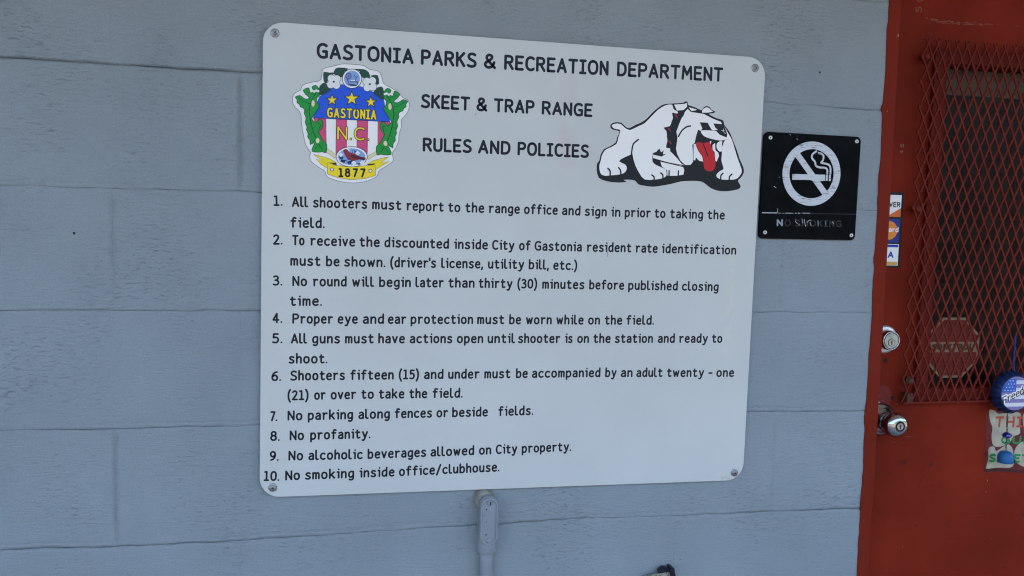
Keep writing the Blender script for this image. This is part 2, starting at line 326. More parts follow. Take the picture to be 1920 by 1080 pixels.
def red_paint(name, col, mott=.12):
    M = mat(name, col, .55, spec=.05); n, l, b = nodes(M); N = n.new
    geo = N('ShaderNodeNewGeometry')
    n1 = N('ShaderNodeTexNoise'); n1.inputs['Scale'].default_value = 5; n1.inputs['Detail'].default_value = 7; l.new(geo.outputs['Position'], n1.inputs[0])
    m1 = N('ShaderNodeMapRange'); m1.inputs[1].default_value = .3; m1.inputs[2].default_value = .7; m1.inputs[3].default_value = 1 - mott; m1.inputs[4].default_value = 1 + mott; l.new(n1.outputs['Fac'], m1.inputs[0])
    base = N('ShaderNodeMix'); base.data_type = 'RGBA'; base.blend_type = 'MULTIPLY'; base.inputs[0].default_value = 1; base.inputs[6].default_value = tuple(col) + (1,); l.new(m1.outputs[0], base.inputs[7])
    # scuffs: sparse dark smudges and fine light scratches
    n2 = N('ShaderNodeTexNoise'); n2.inputs['Scale'].default_value = 28; n2.inputs['Detail'].default_value = 6; n2.inputs['Roughness'].default_value = .7; l.new(geo.outputs['Position'], n2.inputs[0])
    m2 = N('ShaderNodeMapRange'); m2.inputs[1].default_value = .63; m2.inputs[2].default_value = .75; m2.inputs[4].default_value = .6; l.new(n2.outputs['Fac'], m2.inputs[0])
    c2 = N('ShaderNodeMix'); c2.data_type = 'RGBA'; c2.inputs[7].default_value = (.02, .012, .01, 1); l.new(m2.outputs[0], c2.inputs[0]); l.new(base.outputs[2], c2.inputs[6])
    mp = N('ShaderNodeMapping'); mp.inputs['Rotation'].default_value = (0, .5, 0); mp.inputs['Scale'].default_value = (14, 14, 300); l.new(geo.outputs['Position'], mp.inputs[0])
    n3 = N('ShaderNodeTexNoise'); n3.inputs['Scale'].default_value = 1; n3.inputs['Detail'].default_value = 3; l.new(mp.outputs[0], n3.inputs[0])
    m3 = N('ShaderNodeMapRange'); m3.inputs[1].default_value = .70; m3.inputs[2].default_value = .78; m3.inputs[4].default_value = .28; l.new(n3.outputs['Fac'], m3.inputs[0])
    c3 = N('ShaderNodeMix'); c3.data_type = 'RGBA'; c3.inputs[7].default_value = (.35, .2, .15, 1); l.new(m3.outputs[0], c3.inputs[0]); l.new(c2.outputs[2], c3.inputs[6])
    l.new(c3.outputs[2], b.inputs['Base Color'])
    n4 = N('ShaderNodeTexNoise'); n4.inputs['Scale'].default_value = 160; n4.inputs['Detail'].default_value = 3; l.new(geo.outputs['Position'], n4.inputs[0])
    bp = N('ShaderNodeBump'); bp.inputs['Strength'].default_value = .25; bp.inputs['Distance'].default_value = .0006; l.new(n4.outputs['Fac'], bp.inputs['Height']); l.new(bp.outputs[0], b.inputs['Normal'])
    return M
def sign_face():
    M = mat('sign_sheeting', (.62, .64, .66), .3, spec=.4, coat=.0); n, l, b = nodes(M); N = n.new
    geo = N('ShaderNodeNewGeometry')
    n1 = N('ShaderNodeTexNoise'); n1.inputs['Scale'].default_value = 4; n1.inputs['Detail'].default_value = 5; l.new(geo.outputs['Position'], n1.inputs[0])
    m1 = N('ShaderNodeMapRange'); m1.inputs[1].default_value = .3; m1.inputs[2].default_value = .7; m1.inputs[3].default_value = .94; m1.inputs[4].default_value = 1.04; l.new(n1.outputs['Fac'], m1.inputs[0])  # soft blotches of reflection, put into the face colour as mottling
    base = N('ShaderNodeMix'); base.data_type = 'RGBA'; base.blend_type = 'MULTIPLY'; base.inputs[0].default_value = 1; base.inputs[6].default_value = (.54, .54, .505, 1); l.new(m1.outputs[0], base.inputs[7])
    # faint honeycomb cells of the reflective sheeting
    mp = N('ShaderNodeMapping'); mp.inputs['Scale'].default_value = (330, 0, 400); l.new(geo.outputs['Position'], mp.inputs[0])
    vo = N('ShaderNodeTexVoronoi'); vo.inputs['Scale'].default_value = 1; vo.inputs['Randomness'].default_value = .15; vo.feature = 'DISTANCE_TO_EDGE'; l.new(mp.outputs[0], vo.inputs['Vector'])
    mv = N('ShaderNodeMapRange'); mv.inputs[1].default_value = .02; mv.inputs[2].default_value = .16; mv.inputs[3].default_value = .965; mv.inputs[4].default_value = 1; l.new(vo.outputs['Distance'], mv.inputs[0])
    hx = N('ShaderNodeMix'); hx.data_type = 'RGBA'; hx.blend_type = 'MULTIPLY'; hx.inputs[0].default_value = 1; l.new(base.outputs[2], hx.inputs[6]); l.new(mv.outputs[0], hx.inputs[7])
    # rusty wash under the title and a worn strip near the right edge
    def streak(src, x0, w, z0, z1, col, amt, sc):
        sx = N('ShaderNodeSeparateXYZ'); l.new(geo.outputs['Position'], sx.inputs[0])
        a = N('ShaderNodeMath'); a.operation = 'SUBTRACT'; a.inputs[1].default_value = x0; l.new(sx.outputs[0], a.inputs[0])
        aa = N('ShaderNodeMath'); aa.operation = 'ABSOLUTE'; l.new(a.outputs[0], aa.inputs[0])
        r = N('ShaderNodeMapRange'); r.inputs[1].default_value = w * .3; r.inputs[2].default_value = w; r.inputs[3].default_value = 1; r.inputs[4].default_value = 0; l.new(aa.outputs[0], r.inputs[0])
        z = N('ShaderNodeMapRange'); z.inputs[1].default_value = z0; z.inputs[2].default_value = z0 + .05; l.new(sx.outputs[2], z.inputs[0])
        z2 = N('ShaderNodeMapRange'); z2.inputs[1].default_value = z1 - .05; z2.inputs[2].default_value = z1; z2.inputs[3].default_value = 1; z2.inputs[4].default_value = 0; l.new(sx.outputs[2], z2.inputs[0])
        nn = N('ShaderNodeTexNoise'); nn.inputs['Scale'].default_value = sc; nn.inputs['Detail'].default_value = 5; l.new(geo.outputs['Position'], nn.inputs[0])
        nr = N('ShaderNodeMapRange'); nr.inputs[1].default_value = .4; nr.inputs[2].default_value = .62; nr.inputs[4].default_value = amt; l.new(nn.outputs['Fac'], nr.inputs[0])
        p = r.outputs[0]
        for q in (z.outputs[0], z2.outputs[0], nr.outputs[0]):
            mm = N('ShaderNodeMath'); mm.operation = 'MULTIPLY'; l.new(p, mm.inputs[0]); l.new(q, mm.inputs[1]); p = mm.outputs[0]
        o = N('ShaderNodeMix'); o.data_type = 'RGBA'; o.inputs[7].default_value = col; l.new(p, o.inputs[0]); l.new(src, o.inputs[6]); return o.outputs[2]
    def P3(px, py): q = at(px, py, .4); v = V(q[0], q[1]); return v.x, v.z
    xs, zt = P3(1068, 95); _, zb = P3(1068, 330)
    o = streak(hx.outputs[2], xs, .022, zb, zt, (.55, .44, .42, 1), .5, 14)
    xs, zt = P3(1376, 420); _, zb = P3(1376, 690)
    o = streak(o, xs, .012, zb, zt, (.60, .575, .47, 1), .55, 70)
    # bug and dirt specks
    v2 = N('ShaderNodeTexVoronoi'); v2.inputs['Scale'].default_value = 13; l.new(geo.outputs['Position'], v2.inputs['Vector'])
    m5 = N('ShaderNodeMapRange'); m5.inputs[1].default_value = .012; m5.inputs[2].default_value = .022; m5.inputs[3].default_value = .6; m5.inputs[4].default_value = 0; l.new(v2.outputs['Distance'], m5.inputs[0])
    c5 = N('ShaderNodeMix'); c5.data_type = 'RGBA'; c5.inputs[7].default_value = (.12, .11, .1, 1); l.new(m5.outputs[0], c5.inputs[0]); l.new(o, c5.inputs[6])
    l.new(c5.outputs[2], b.inputs['Base Color'])
    n4 = N('ShaderNodeTexNoise'); n4.inputs['Scale'].default_value = 9; n4.inputs['Detail'].default_value = 2; l.new(geo.outputs['Position'], n4.inputs[0])
    bp = N('ShaderNodeBump'); bp.inputs['Strength'].default_value = .12; bp.inputs['Distance'].default_value = .004; l.new(n4.outputs['Fac'], bp.inputs['Height'])
    bp2 = N('ShaderNodeBump'); bp2.inputs['Strength'].default_value = .08; bp2.inputs['Distance'].default_value = .0004; l.new(mv.outputs[0], bp2.inputs['Height']); l.new(bp.outputs[0], bp2.inputs['Normal'])
    l.new(bp2.outputs[0], b.inputs['Normal'])
    return M

WALL = wall_paint()
RED = red_paint('red_door_paint', (.178, .0168, .0066), .27)
REDF = red_paint('red_frame_paint', (.168, .0175, .008), .1)
REDM = red_paint('red_mesh_paint', (.145, .019, .012), .2)
SIGN = sign_face()
INK = mat('sign_ink', (.008, .010, .018), .4, spec=.2)
EDGE = mat('aluminium_edge', (.45, .47, .5), .45, metal=.8)
SCREW = mat('zinc_screw', (.32, .32, .31), .38, metal=.9, tint=(900, .35), bump=(700, .4, .0006))
SCREWD = mat('screw_recess', (.03, .03, .03), .7)
WHITE = mat('print_white', (.84, .80, .76), .35)
BLUE = mat('print_blue', (.012, .085, .60), .35)
LBLUE = mat('print_light_blue', (.22, .34, .62), .35)
PINK = mat('print_pink', (.62, .065, .17), .35)
YEL = mat('print_yellow', (.86, .64, .02), .35)
CREAM = mat('print_cream', (.72, .62, .36), .4)
GREEN = mat('print_green', (.008, .28, .035), .35)
DGREEN = mat('print_dark_green', (.008, .055, .035), .35)
LGREEN = mat('print_leaf_vein', (.003, .045, .014), .35)
CARD = mat('print_cardinal_red', (.26, .02, .035), .35)
BLACK = mat('print_black', (.008, .009, .012), .35)
DOGW = mat('print_bulldog_white', (.84, .80, .75), .35)
TONG = mat('print_tongue_red', (.52, .015, .02), .35)
SPIKE = mat('print_spike_red', (.24, .015, .03), .35)

# ------------------------------------------------------------------ ground and surroundings
def struct(o): o['kind'] = 'structure'; return o
GZ = 0.0
g = MB(); g.face([(-600, 400, -.12), (-600, -600, -.12), (600, -600, -.12), (600, 400, -.12)])
GRASSM = mat('lawn_grass', (.125, .10, .068), .9, tint=(.6, .3), bump=(30, .6, .05))
struct(g.build('lawn', GRASSM))
g = MB(); g.box((-6, -2.5, -.116), (8, .2, 0)); CONC = mat('concrete', (.30, .29, .27), .85, tint=(2.5, .12), bump=(120, .4, .002)); struct(g.build('porch_slab', CONC))
# unseen trees beyond the lawn, added to block low sky and darken reflections
g = MB(); rt = random.Random(3)
for k in range(46):
    a = math.radians(185 + 170 * k / 45 + rt.uniform(-2, 2)); dist = rt.uniform(24, 34); cx_, cy_ = math.cos(a) * dist * 1.5 + 1, math.sin(a) * dist; H = rt.uniform(5.5, 8.5)
    g.lathe((cx_, cy_, -.12), (0, 0, 1), [(0, .22), (H * .6, .1)], 6, False, False, False)
    for n_ in range(300):
        th = rt.uniform(0, 6.283); ph = rt.uniform(-1, 1); rr_ = rt.uniform(.5, 1) ** .5
        c_ = Vector((cx_ + 2.6 * rr_ * math.cos(th) * math.sqrt(1 - ph * ph), cy_ + 2.6 * rr_ * math.sin(th) * math.sqrt(1 - ph * ph), H * .56 + H * .44 * ph * rr_))
        u_ = Vector((rt.uniform(-1, 1), rt.uniform(-1, 1), rt.uniform(-1, 1))).normalized() * .42; w_ = u_.orthogonal().normalized() * .3
        g.face([c_ - u_, c_ + w_, c_ + u_, c_ - w_])
o = g.build('added_trees', mat('foliage', (.06, .068, .035), .7, tint=(1.5, .35))); o['kind'] = 'stuff'
# porch roof that shades the wall
ROOFZ = 2.62
SOFF = mat('soffit_paint', (.66, .56, .42), .7, tint=(2, .08))
FASC = mat('fascia_paint', (.3, .32, .34), .6)
pr = thing('porch_roof', 'grey painted porch roof over the door and the rules sign', 'porch roof', (0, -.8, ROOFZ))
g = MB(); g.box((-6, -1.9, ROOFZ), (8, .35, ROOFZ + .06)); g.build('soffit', SOFF, pr)
g = MB(); g.box((-6.03, -1.94, ROOFZ - .12), (8.03, -1.903, ROOFZ + .22)); g.build('fascia', FASC, pr)
g = MB(); g.box((-6, -1.9, ROOFZ + .063), (8, 6.5, ROOFZ + .2)); g.build('roof_deck', FASC, pr)
for i, xx in enumerate((-5.6, -2.6, 4.3, 7.6)):
    g = MB(); g.box((xx - .05, -1.88, .001), (xx + .05, -1.78, ROOFZ - .002)); o = g.build('porch_post', FASC)
    tag(o, ['square porch post at the far left end of the porch', 'square porch post left of the rules sign', 'square porch post in front of the door side', 'square porch post at the far right end of the porch'][i], 'post', 'porch posts')

# ------------------------------------------------------------------ block wall
WALLEDGE = 56.0; FR_R = 95.2; LINTEL = 39.0
J = {2: [(-90, 16), (-6.46, 15.99), (.19, 15.96), (7.8, 15.93), (9.37, 15.92), (46, 15.92), (55.7, 15.77), (150, 15.9)],
     1: [(-90, 8), (-6.6, 7.98), (0, 7.97), (8, 8.01), (9.4, 7.99), (150, 8)],
     0: [(-90, 0), (9.4, -.03), (56, -.04), (150, 0)],
     -1: [(-90, -7.9), (-6.9, -7.86), (0, -7.98), (9.4, -7.93), (45.7, -7.8), (55.9, -7.98), (150, -8)],
     -2: [(-90, -15.9), (-7.1, -15.86), (-.15, -16.04), (9.4, -16.04), (22.5, -15.78), (26.4, -15.78), (32.3, -15.62), (41.5, -15.83), (55.9, -15.9), (150, -16)]}
def jy(k, x):
    if k in J:
        P = J[k]
        for a, b in zip(P, P[1:]):
            if a[0] <= x <= b[0]:
                t = (x - a[0]) / (b[0] - a[0]); return a[1] + (b[1] - a[1]) * t
    return 8 * k + .06 * noise.noise((x * .08, k * 3.1, 5))
def nz(x, y, z): return noise.noise((x, y, z))
HS = {2: 1.0, 1: .6, 0: .55, -1: .55, -2: .75}
def hstr(k, x):
    s = HS.get(k, .6) * (.66 + 1.15 * nz(x * .12, k * 7.7, 1.3)) * (.85 + .6 * nz(x * .7, k * 3.3, 8))
    if k == 0 and x > 44: s *= .6
    if k == 2 and x < 9: s += .35
    if k == -1 and x > 50: s *= .8
    return max(.1, s)
VS = {(1, 8): 1.1, (0, 0): .62, (-2, 0): 1.0, (0, 48): .2, (-2, 48): .16, (-3, 8): .3, (-3, 40): .28}
def vstr(r, x, y):
    s = VS.get((r, round(x)), .03 if x < 60 else .4)
    fy = (y - 8 * r) / 8
    if (r, round(x)) == (0, 0): s *= 1.0 if fy > .35 else .25
    if (r, round(x)) == (-3, 40): s *= 1 if fy < .5 else .3
    e = min(fy, 1 - fy) * 8
    return s * min(1, max(.0, e / .9)) * (.85 + .5 * nz(y * .9, x, 4))
def prof(d, w): d = abs(d); return (1 - d / w) ** 2 if d < w else 0.0
def prof2(d, w): d = abs(d); return (1 - (d / w) ** 2) ** 2 if d < w else 0.0
wall = thing('block_wall', 'painted grey-blue concrete block wall behind the signs and beside the red door', 'wall', V(0, -ZG, 0))
def block(r, x0, x1, vl, vr):
    us = [0, .03, .07, .12, .18, .24, .31, .4, .55, .8]; L = x1 - x0
    fs = sorted(set([u for u in us if u < L / 2] + [L - u for u in us if u < L / 2] + [1.2 + i * .75 for i in range(int((L - 2.4) / .75) + 1)]))
    fv = sorted(set([0, .05, .1, .16, .22, .28, .34, .42, .55, .8, 1.3, 2, 3, 4, 5, 6, 6.7] + [8 - q for q in (0, .05, .1, .17, .26, .38, .55, .8)]))
    vv = []; dust = []
    for v in fv:
        for u in fs:
            x = x0 + u; t = v / 8
            yb = jy(r, x) + .10 * nz(x * .55, r * 5.1, 2) + .035 * nz(x * 2.7, r * 5.1, 3)
            yt = jy(r + 1, x) + .10 * nz(x * .55, (r + 1) * 5.1, 2) + .035 * nz(x * 2.7, (r + 1) * 5.1, 3)
            y = yb + (yt - yb) * t
            xx = x
            eb = v; et = 8 - v
            gsum = hstr(r, x) * prof(eb, .2) + hstr(r + 1, x) * prof(et, .2)
            off = .33 + .12 * nz(x * .3, r * 2.2, 7)
            s2 = max(0, .5 * nz(x * .13, r * 4.4, 11) + .18)
            gsum += s2 * prof(eb - off, .13)
            bead = -.35 * prof(eb - .16, .2) * s2
            if vl is not None: gsum += vstr(r, vl, y) * .8 * prof2(u + .06 * nz(y * 2, x0, 1), .3)
            if vr is not None: gsum += vstr(r, vr, y) * .8 * prof2(L - u, .26)
            gsum = min(gsum, 1.3)
            dep = -.14 * gsum - .05 * bead
            dep += .018 * nz(x * .5, y * .5, 3) + .010 * nz(x * 1.7, y * 2.5, 6) + .004 * nz(r * 9.1, x0 * 3.3, 1) * (t - .5) * min(1, min(eb, et))
            vv.append(V(xx, y, dep)); dust.append(min(.75, gsum * .42 * (.6 + .8 * abs(nz(x * .8, y * .8, 9)))))
    nu = len(fs); nv = len(fv); ff = []
    for j in range(nv - 1):
        for i in range(nu - 1): ff.append((j * nu + i, j * nu + i + 1, (j + 1) * nu + i + 1, (j + 1) * nu + i))
    # sides running back
    def side(idx):
        n0 = len(vv)
        for k in idx: p = vv[k].copy(); p.y = 3.6 * IN; vv.append(p); dust.append(0)
        for a in range(len(idx) - 1): ff.append((idx[a + 1], idx[a], n0 + a, n0 + a + 1))
    side(list(range(nu))); side([(nv - 1) * nu + i for i in range(nu)][::-1]); side([j * nu for j in range(nv)][::-1]); side([j * nu + nu - 1 for j in range(nv)])
    o_ = wall.location
    me = bpy.data.meshes.new('block'); me.from_pydata([tuple(p - o_) for p in vv], [], ff); me.materials.append(WALL)
    me.polygons.foreach_set('use_smooth', [i < (nu - 1) * (nv - 1) for i in range(len(ff))])
    a = me.attributes.new('dust', 'FLOAT', 'POINT'); a.data.foreach_set('value', dust); me.update()
    o = link(bpy.data.objects.new('block', me), wall)
for r in range(-6, 7):
    offx = 0 if r % 2 == 0 else 8
    edges = [offx + 16 * n for n in range(-6, 10)]
    segs = []
    for a in edges:
        b = a + 16
        if a < -72: continue
        if r * 8 + 7 < LINTEL:
            if a >= WALLEDGE and b <= FR_R: continue
            if a < WALLEDGE < b: segs.append((a, WALLEDGE + .25, a, None)); 
            elif a < FR_R < b: segs.append((FR_R - .25, b, None, b))
            elif b <= WALLEDGE or a >= FR_R: segs.append((a, b, a, b))
            if a < WALLEDGE and b > FR_R: pass
        else: segs.append((a, b, a, b))
    for s_ in segs:
        if s_[1] - s_[0] < 1: continue
        block(r, *s_)
g = MB()
for (xa, xb, ya, yb) in ((-88, 55.9, -ZG, 56), (FR_R + .1, 160, -ZG, 56), (55.9, FR_R + .1, LINTEL + 1, 56)):
    g.wbox(xa, xb, ya, yb, -3.6, -.55)
MORT = mat('mortar', (.2, .2, .2), .9); g.build('mortar', MORT, wall)
g = MB(); g.wbox(-88, 160, 55, 60, -3.6, -.3); g.build('top_plate', MORT, wall)

# dark room behind the door
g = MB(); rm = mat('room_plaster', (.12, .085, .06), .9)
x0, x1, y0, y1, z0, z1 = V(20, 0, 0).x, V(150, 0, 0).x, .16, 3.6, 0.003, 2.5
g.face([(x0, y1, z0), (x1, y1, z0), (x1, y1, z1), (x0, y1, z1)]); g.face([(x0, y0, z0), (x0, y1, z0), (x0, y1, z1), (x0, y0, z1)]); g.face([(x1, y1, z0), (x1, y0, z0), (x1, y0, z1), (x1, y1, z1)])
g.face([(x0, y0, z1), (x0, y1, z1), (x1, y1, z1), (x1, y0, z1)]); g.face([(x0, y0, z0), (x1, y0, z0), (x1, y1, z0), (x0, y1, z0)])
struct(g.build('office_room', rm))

# ------------------------------------------------------------------ door frame
DD = -2.5                                   # the door's face lies 2.5 in behind the wall face
JC = 57.05
fr = thing('door_frame', 'red painted steel door frame with uneven paint line against the grey wall', 'door frame', V(JC, -ZG, 0))
g = MB(); L = []; n_ = 260
for i in range(n_ + 1):
    y = -ZG + (LINTEL + 1.6 + ZG) * i / n_
    x = 55.93 + .06 * nz(y * .35, 1, 2) + .045 * nz(y * 1.3, 4, 2) + .045 * nz(y * 4.5, 7, 2)
    for (yy, am, sg) in ((15.9, .16, .3), (-8.3, .14, .7), (-.5, -.07, 1.2), (4.2, .09, .4)): x -= am * math.exp(-((y - yy) / sg) ** 2)
    L.append((x, y))
for i in range(n_):
    a, b = L[i], L[i + 1]; f0, f1 = .07, .1
    g.face([V(a[0], a[1], -.3), V(a[0], a[1], f0), V(b[0], b[1], f0), V(b[0], b[1], -.3)][::-1])
    g.face([V(a[0], a[1], f0), V(JC - .12, a[1], f1), V(JC - .12, b[1], f1), V(b[0], b[1], f0)])
    g.face([V(JC - .12, a[1], f1), V(JC, a[1], f1 - .1), V(JC, b[1], f1 - .1), V(JC - .12, b[1], f1)], True)
    g.face([V(JC, a[1], f1 - .1), V(JC, a[1], DD - 1.5), V(JC, b[1], DD - 1.5), V(JC, b[1], f1 - .1)])
g.build('jamb', REDF, fr)
g = MB(); g.wbox(FR_R - .9, FR_R + .3, -ZG, LINTEL + 1.6, DD - 1.5, .1); g.build('jamb', REDF, fr)
g = MB(); g.wbox(JC + .003, FR_R - .903, LINTEL - 3.4, LINTEL + 1.6, DD - 1.5, .09); g.build('frame_head', REDF, fr)
CHIP = mat('bare_primer', (.62, .55, .45), .7)
g = MB()
for (px, py, s_) in ((1641, 858, 1), (1638.5, 915, .8), (1636, 966, .5), (1684, 66.5, .6), (1663, 209, .35)):
    q = at(px, py, .1); P = [(q[0] + .13 * s_ * (.5 + .5 * random.random()) * math.cos(a) * .5, q[1] + .22 * s_ * (.5 + .6 * random.random()) * math.sin(a)) for a in [k * .7 for k in range(9)]]
    P = [(min(p[0], JC - .13), p[1]) for p in P]
    fill(g, P, .106)
g.build('paint_chip', CHIP, fr)['kind'] = 'stuff'

# ------------------------------------------------------------------ door
door = thing('door', 'red painted metal door with a mesh guarded window, round knob and deadbolt', 'door', V(JC, -ZG, DD))
DX0, DX1 = JC + .06, FR_R - 1.0
GX0, GX1, GY0, GY1 = 63.15, 87.1, -6.75, 20.15          # glass opening
g = MB()
Yt = LINTEL - 3.5
for (xa, xb, ya, yb) in ((DX0, GX0, -ZG + .5, Yt), (GX1, DX1, -ZG + .5, Yt), (GX0, GX1, -ZG + .5, GY0), (GX0, GX1, GY1, Yt)):
    g.wbox(xa, xb, ya, yb, DD - 1.6, DD)
g.build('door_panel', RED, door)
# raised window frame
g = MB(); fw = 1.15
for (xa, xb, ya, yb) in ((GX0 - fw, GX0, GY0 - fw, GY1 + fw), (GX1, GX1 + fw, GY0 - fw, GY1 + fw), (GX0, GX1, GY0 - fw, GY0), (GX0, GX1, GY1, GY1 + fw)):
    g.wbox(xa, xb, ya, yb, DD + .004, DD + .36)
o = g.build('window_frame', REDM, door); bv = o.modifiers.new('b', 'BEVEL'); bv.width = .0016; bv.segments = 2; bv.limit_method = 'ANGLE'
# glass
GL = bpy.data.materials.new('window_glass'); GL.use_nodes = True; nn = GL.node_tree.nodes; ll = GL.node_tree.links; nn.remove(nn['Principled BSDF'])
tr_ = nn.new('ShaderNodeBsdfTransparent'); tr_.inputs[0].default_value = (.84, .80, .76, 1); gs_ = nn.new('ShaderNodeBsdfGlossy'); gs_.inputs['Roughness'].default_value = .4
fr_ = nn.new('ShaderNodeFresnel'); fr_.inputs[0].default_value = 1.22; ms_ = nn.new('ShaderNodeMixShader'); ll.new(fr_.outputs[0], ms_.inputs[0]); ll.new(tr_.outputs[0], ms_.inputs[1]); ll.new(gs_.outputs[0], ms_.inputs[2]); ll.new(ms_.outputs[0], nn['Material Output'].inputs[0])
g = MB(); g.wbox(GX0 - .05, GX1 + .05, GY0 - .05, GY1 + .05, DD - .75, DD - .55); g.build('window_glass', GL, door)
SHADE = mat('window_shade', (.13, .11, .065), .8)
g = MB(); g.wbox(GX0 - .3, GX1 + .3, 18.3, GY1 + .3, DD - 1.75, DD - 1.62); g.wbox(GX0 - .3, GX1 + .3, 18.05, 18.3, DD - 1.85, DD - 1.6); g.build('roller_shade', SHADE, door)
# expanded metal: one sheet
g = MB(); SW, LW = .905, 2.02; MX0, MX1, MY0, MY1 = 60.42, 90.2, -7.75, 21.95; md = DD + .74
def strand(ax_, ay, az, bx_, by, bz, w, t):
    a = Vector((ax_, ay)); b = Vector((bx_, by)); d_ = (b - a).normalized(); n2 = Vector((-d_.y, d_.x)) * w / 2
    sg = 1 if (b.x - a.x) > 0 else -1
    vv = []
    for (p, z) in ((a, az), (b, bz)):
        vv += [V(p.x - n2.x, p.y - n2.y, z - t / 2 ), V(p.x + n2.x, p.y + n2.y, z - t / 2 ), V(p.x + n2.x, p.y + n2.y, z + t / 2 ), V(p.x - n2.x, p.y - n2.y, z + t / 2 )]
    g.mesh(vv, [(3, 2, 6, 7), (0, 4, 5, 1), (1, 5, 6, 2), (0, 3, 7, 4), (0, 1, 2, 3), (4, 7, 6, 5)])
ncol = int((MX1 - MX0) / (SW / 2)) + 1; nrow = int((MY1 - MY0) / (LW / 2)) + 2
def node(i, j):
    x = MX0 + i * SW / 2; y = MY0 + j * LW / 2
    return x + .025 * nz(i * 1.7, j * 2.3, 1), y + .03 * nz(i * 1.1, j * 1.3, 5), md + .05 * nz(x * .3, y * .3, 2) + .12 * nz(x * .08, y * .08, 4)
for i in range(ncol):
    for j in range(-1, nrow):
        if (i + j) % 2: continue
        x, y, z = node(i, j)
        for di in (-1, 1):
            i2, j2 = i + di, j + 1
            if i2 < 0 or i2 > ncol - 1: continue
            x2, y2, z2 = node(i2, j2)
            a = (x, y, z); b = (x2, y2, z2)
            def clip(a, b, Y, keep_above):
                if (a[1] >= Y) == keep_above and (b[1] >= Y) == keep_above: return a, b
                if (a[1] >= Y) != keep_above and (b[1] >= Y) != keep_above: return None
                t = (Y - a[1]) / (b[1] - a[1]); m_ = tuple(a[k] + (b[k] - a[k]) * t for k in range(3))
                return (m_, b) if (a[1] >= Y) != keep_above else (a, m_)
            c = clip(a, b, MY0 + .02, True)
            if c: c = clip(c[0], c[1], MY1, False)
            if not c: continue
            a, b = c
            strand(*a, *b, .125, .12)
        if MY0 + .15 < y < MY1 - .2: g.box(V(x - .085, y - .17, z - .062), V(x + .085, y + .17, z + .064))
o = g.build('expanded_metal', REDM, door); o['kind'] = 'stuff'
# spacers and bolts holding the mesh
RUST = mat('rusty_bolt', (.075, .028, .015), .8, tint=(500, .4), bump=(600, .6, .001))
for (px, py) in ((1707, 714), (1738, 106), (1722, 392)):
    q = at(px, py, md); g = MB(); c = V(q[0], q[1], DD + .01)
    g.lathe(c, (0, -1, 0), [(0, .0045), (.0155, .0045), (.0156, .0095), (.0172, .0095), (.0173, .0065), (.0215, .0065), (.0225, .005)], 14); g.build('mesh_bolt', RUST if py > 600 else REDM, door)
g = MB(); g.wbox(MX0 + .15, MX1, MY0 - .1, MY0 + .06, DD + .36, DD + .82); g.build('mesh_ledge', REDM, door)
q = at(1706, 745, md); g = MB(); g.wbox(q[0] - .35, q[0] + .2, q[1] - .4, q[1] + .35, DD + .01, md + .15); g.build('mesh_bracket', RUST, door)

# deadbolt
CHROME = mat('satin_nickel', (.44, .44, .44), .2, metal=1, bump=(220, .12, .0006), tint=(60, .1))
BRASSD = mat('worn_chrome', (.42, .42, .40), .32, metal=1, tint=(90, .2))
dbx, dby = 58.92, -2.52
db = bpy.data.objects.new('deadbolt', None); db.location = V(dbx, dby, DD) - door.location; link(db, door)
g = MB(); c = V(dbx, dby, DD + .004)
g.lathe(c, (0, -1, 0), [(0, .0298), (.004, .0298), (.007, .0280), (.0085, .0262), (.0086, .022)], 40); g.build('rose_plate', mat('white_worn_rose', (.66, .66, .64), .35, metal=.6, tint=(50, .15)), db)
g = MB(); g.lathe(V(dbx, dby, DD + .3), (0, -1, 0), [(0, .0212), (.010, .0206), (.019, .0199), (.0205, .0190), (.0202, .0172), (.0190, .0168)], 40, cap1=True); g.build('collar', CHROME, db)
g = MB(); g.lathe(V(dbx, dby, DD + .3) + Vector((0, -.0192, 0)), (0, -1, 0), [(0, .0163), (.0010, .0160)], 32); g.build('cylinder_face', mat('cylinder_green_grey', (.36, .38, .33), .4, metal=.5, tint=(200, .2)), db)
def keyway(x, y, yb, parent, s=1.0):
    g = MB(); c = Vector((V(x, y, 0).x, yb, V(x, y, 0).z)); g.lathe(c, (0, -1, 0), [(0, .0072 * s), (.0008, .0071 * s), (.0009, .0062 * s), (.0004, .0058 * s)], 24); g.build('key_plug', BRASSD, parent)
    g = MB(); k = [(0, .0045), (.0014, .002), (.0006, -.001), (.0018, -.003), (.0004, -.0048), (-.0012, -.0048), (-.0004, -.002), (-.0014, .0005), (-.0008, .004)]
    g.face([c + Vector((a * s, -.0012, b * s)) for a, b in k]); g.build('keyhole', BLACK, parent)
    g = MB(); g.lathe(c + Vector((0, .0003, 0)), (0, -1, 0), [(0, .0084 * s), (.0006, .0082 * s)], 24); g.build('plug_ring', SCREWD, parent)
g = MB(); g.lathe(V(dbx, dby, DD + .3) + Vector((0, -.0203, 0)), (0, -1, 0), [(0, .0171), (.0004, .0170), (.0004, .0162), (0, .0160)], 36, True, False, False); g.build('face_ring', SCREWD, db)
keyway(dbx + .0, dby - .14, V(0, 0, DD + .3).y - .0203, db)
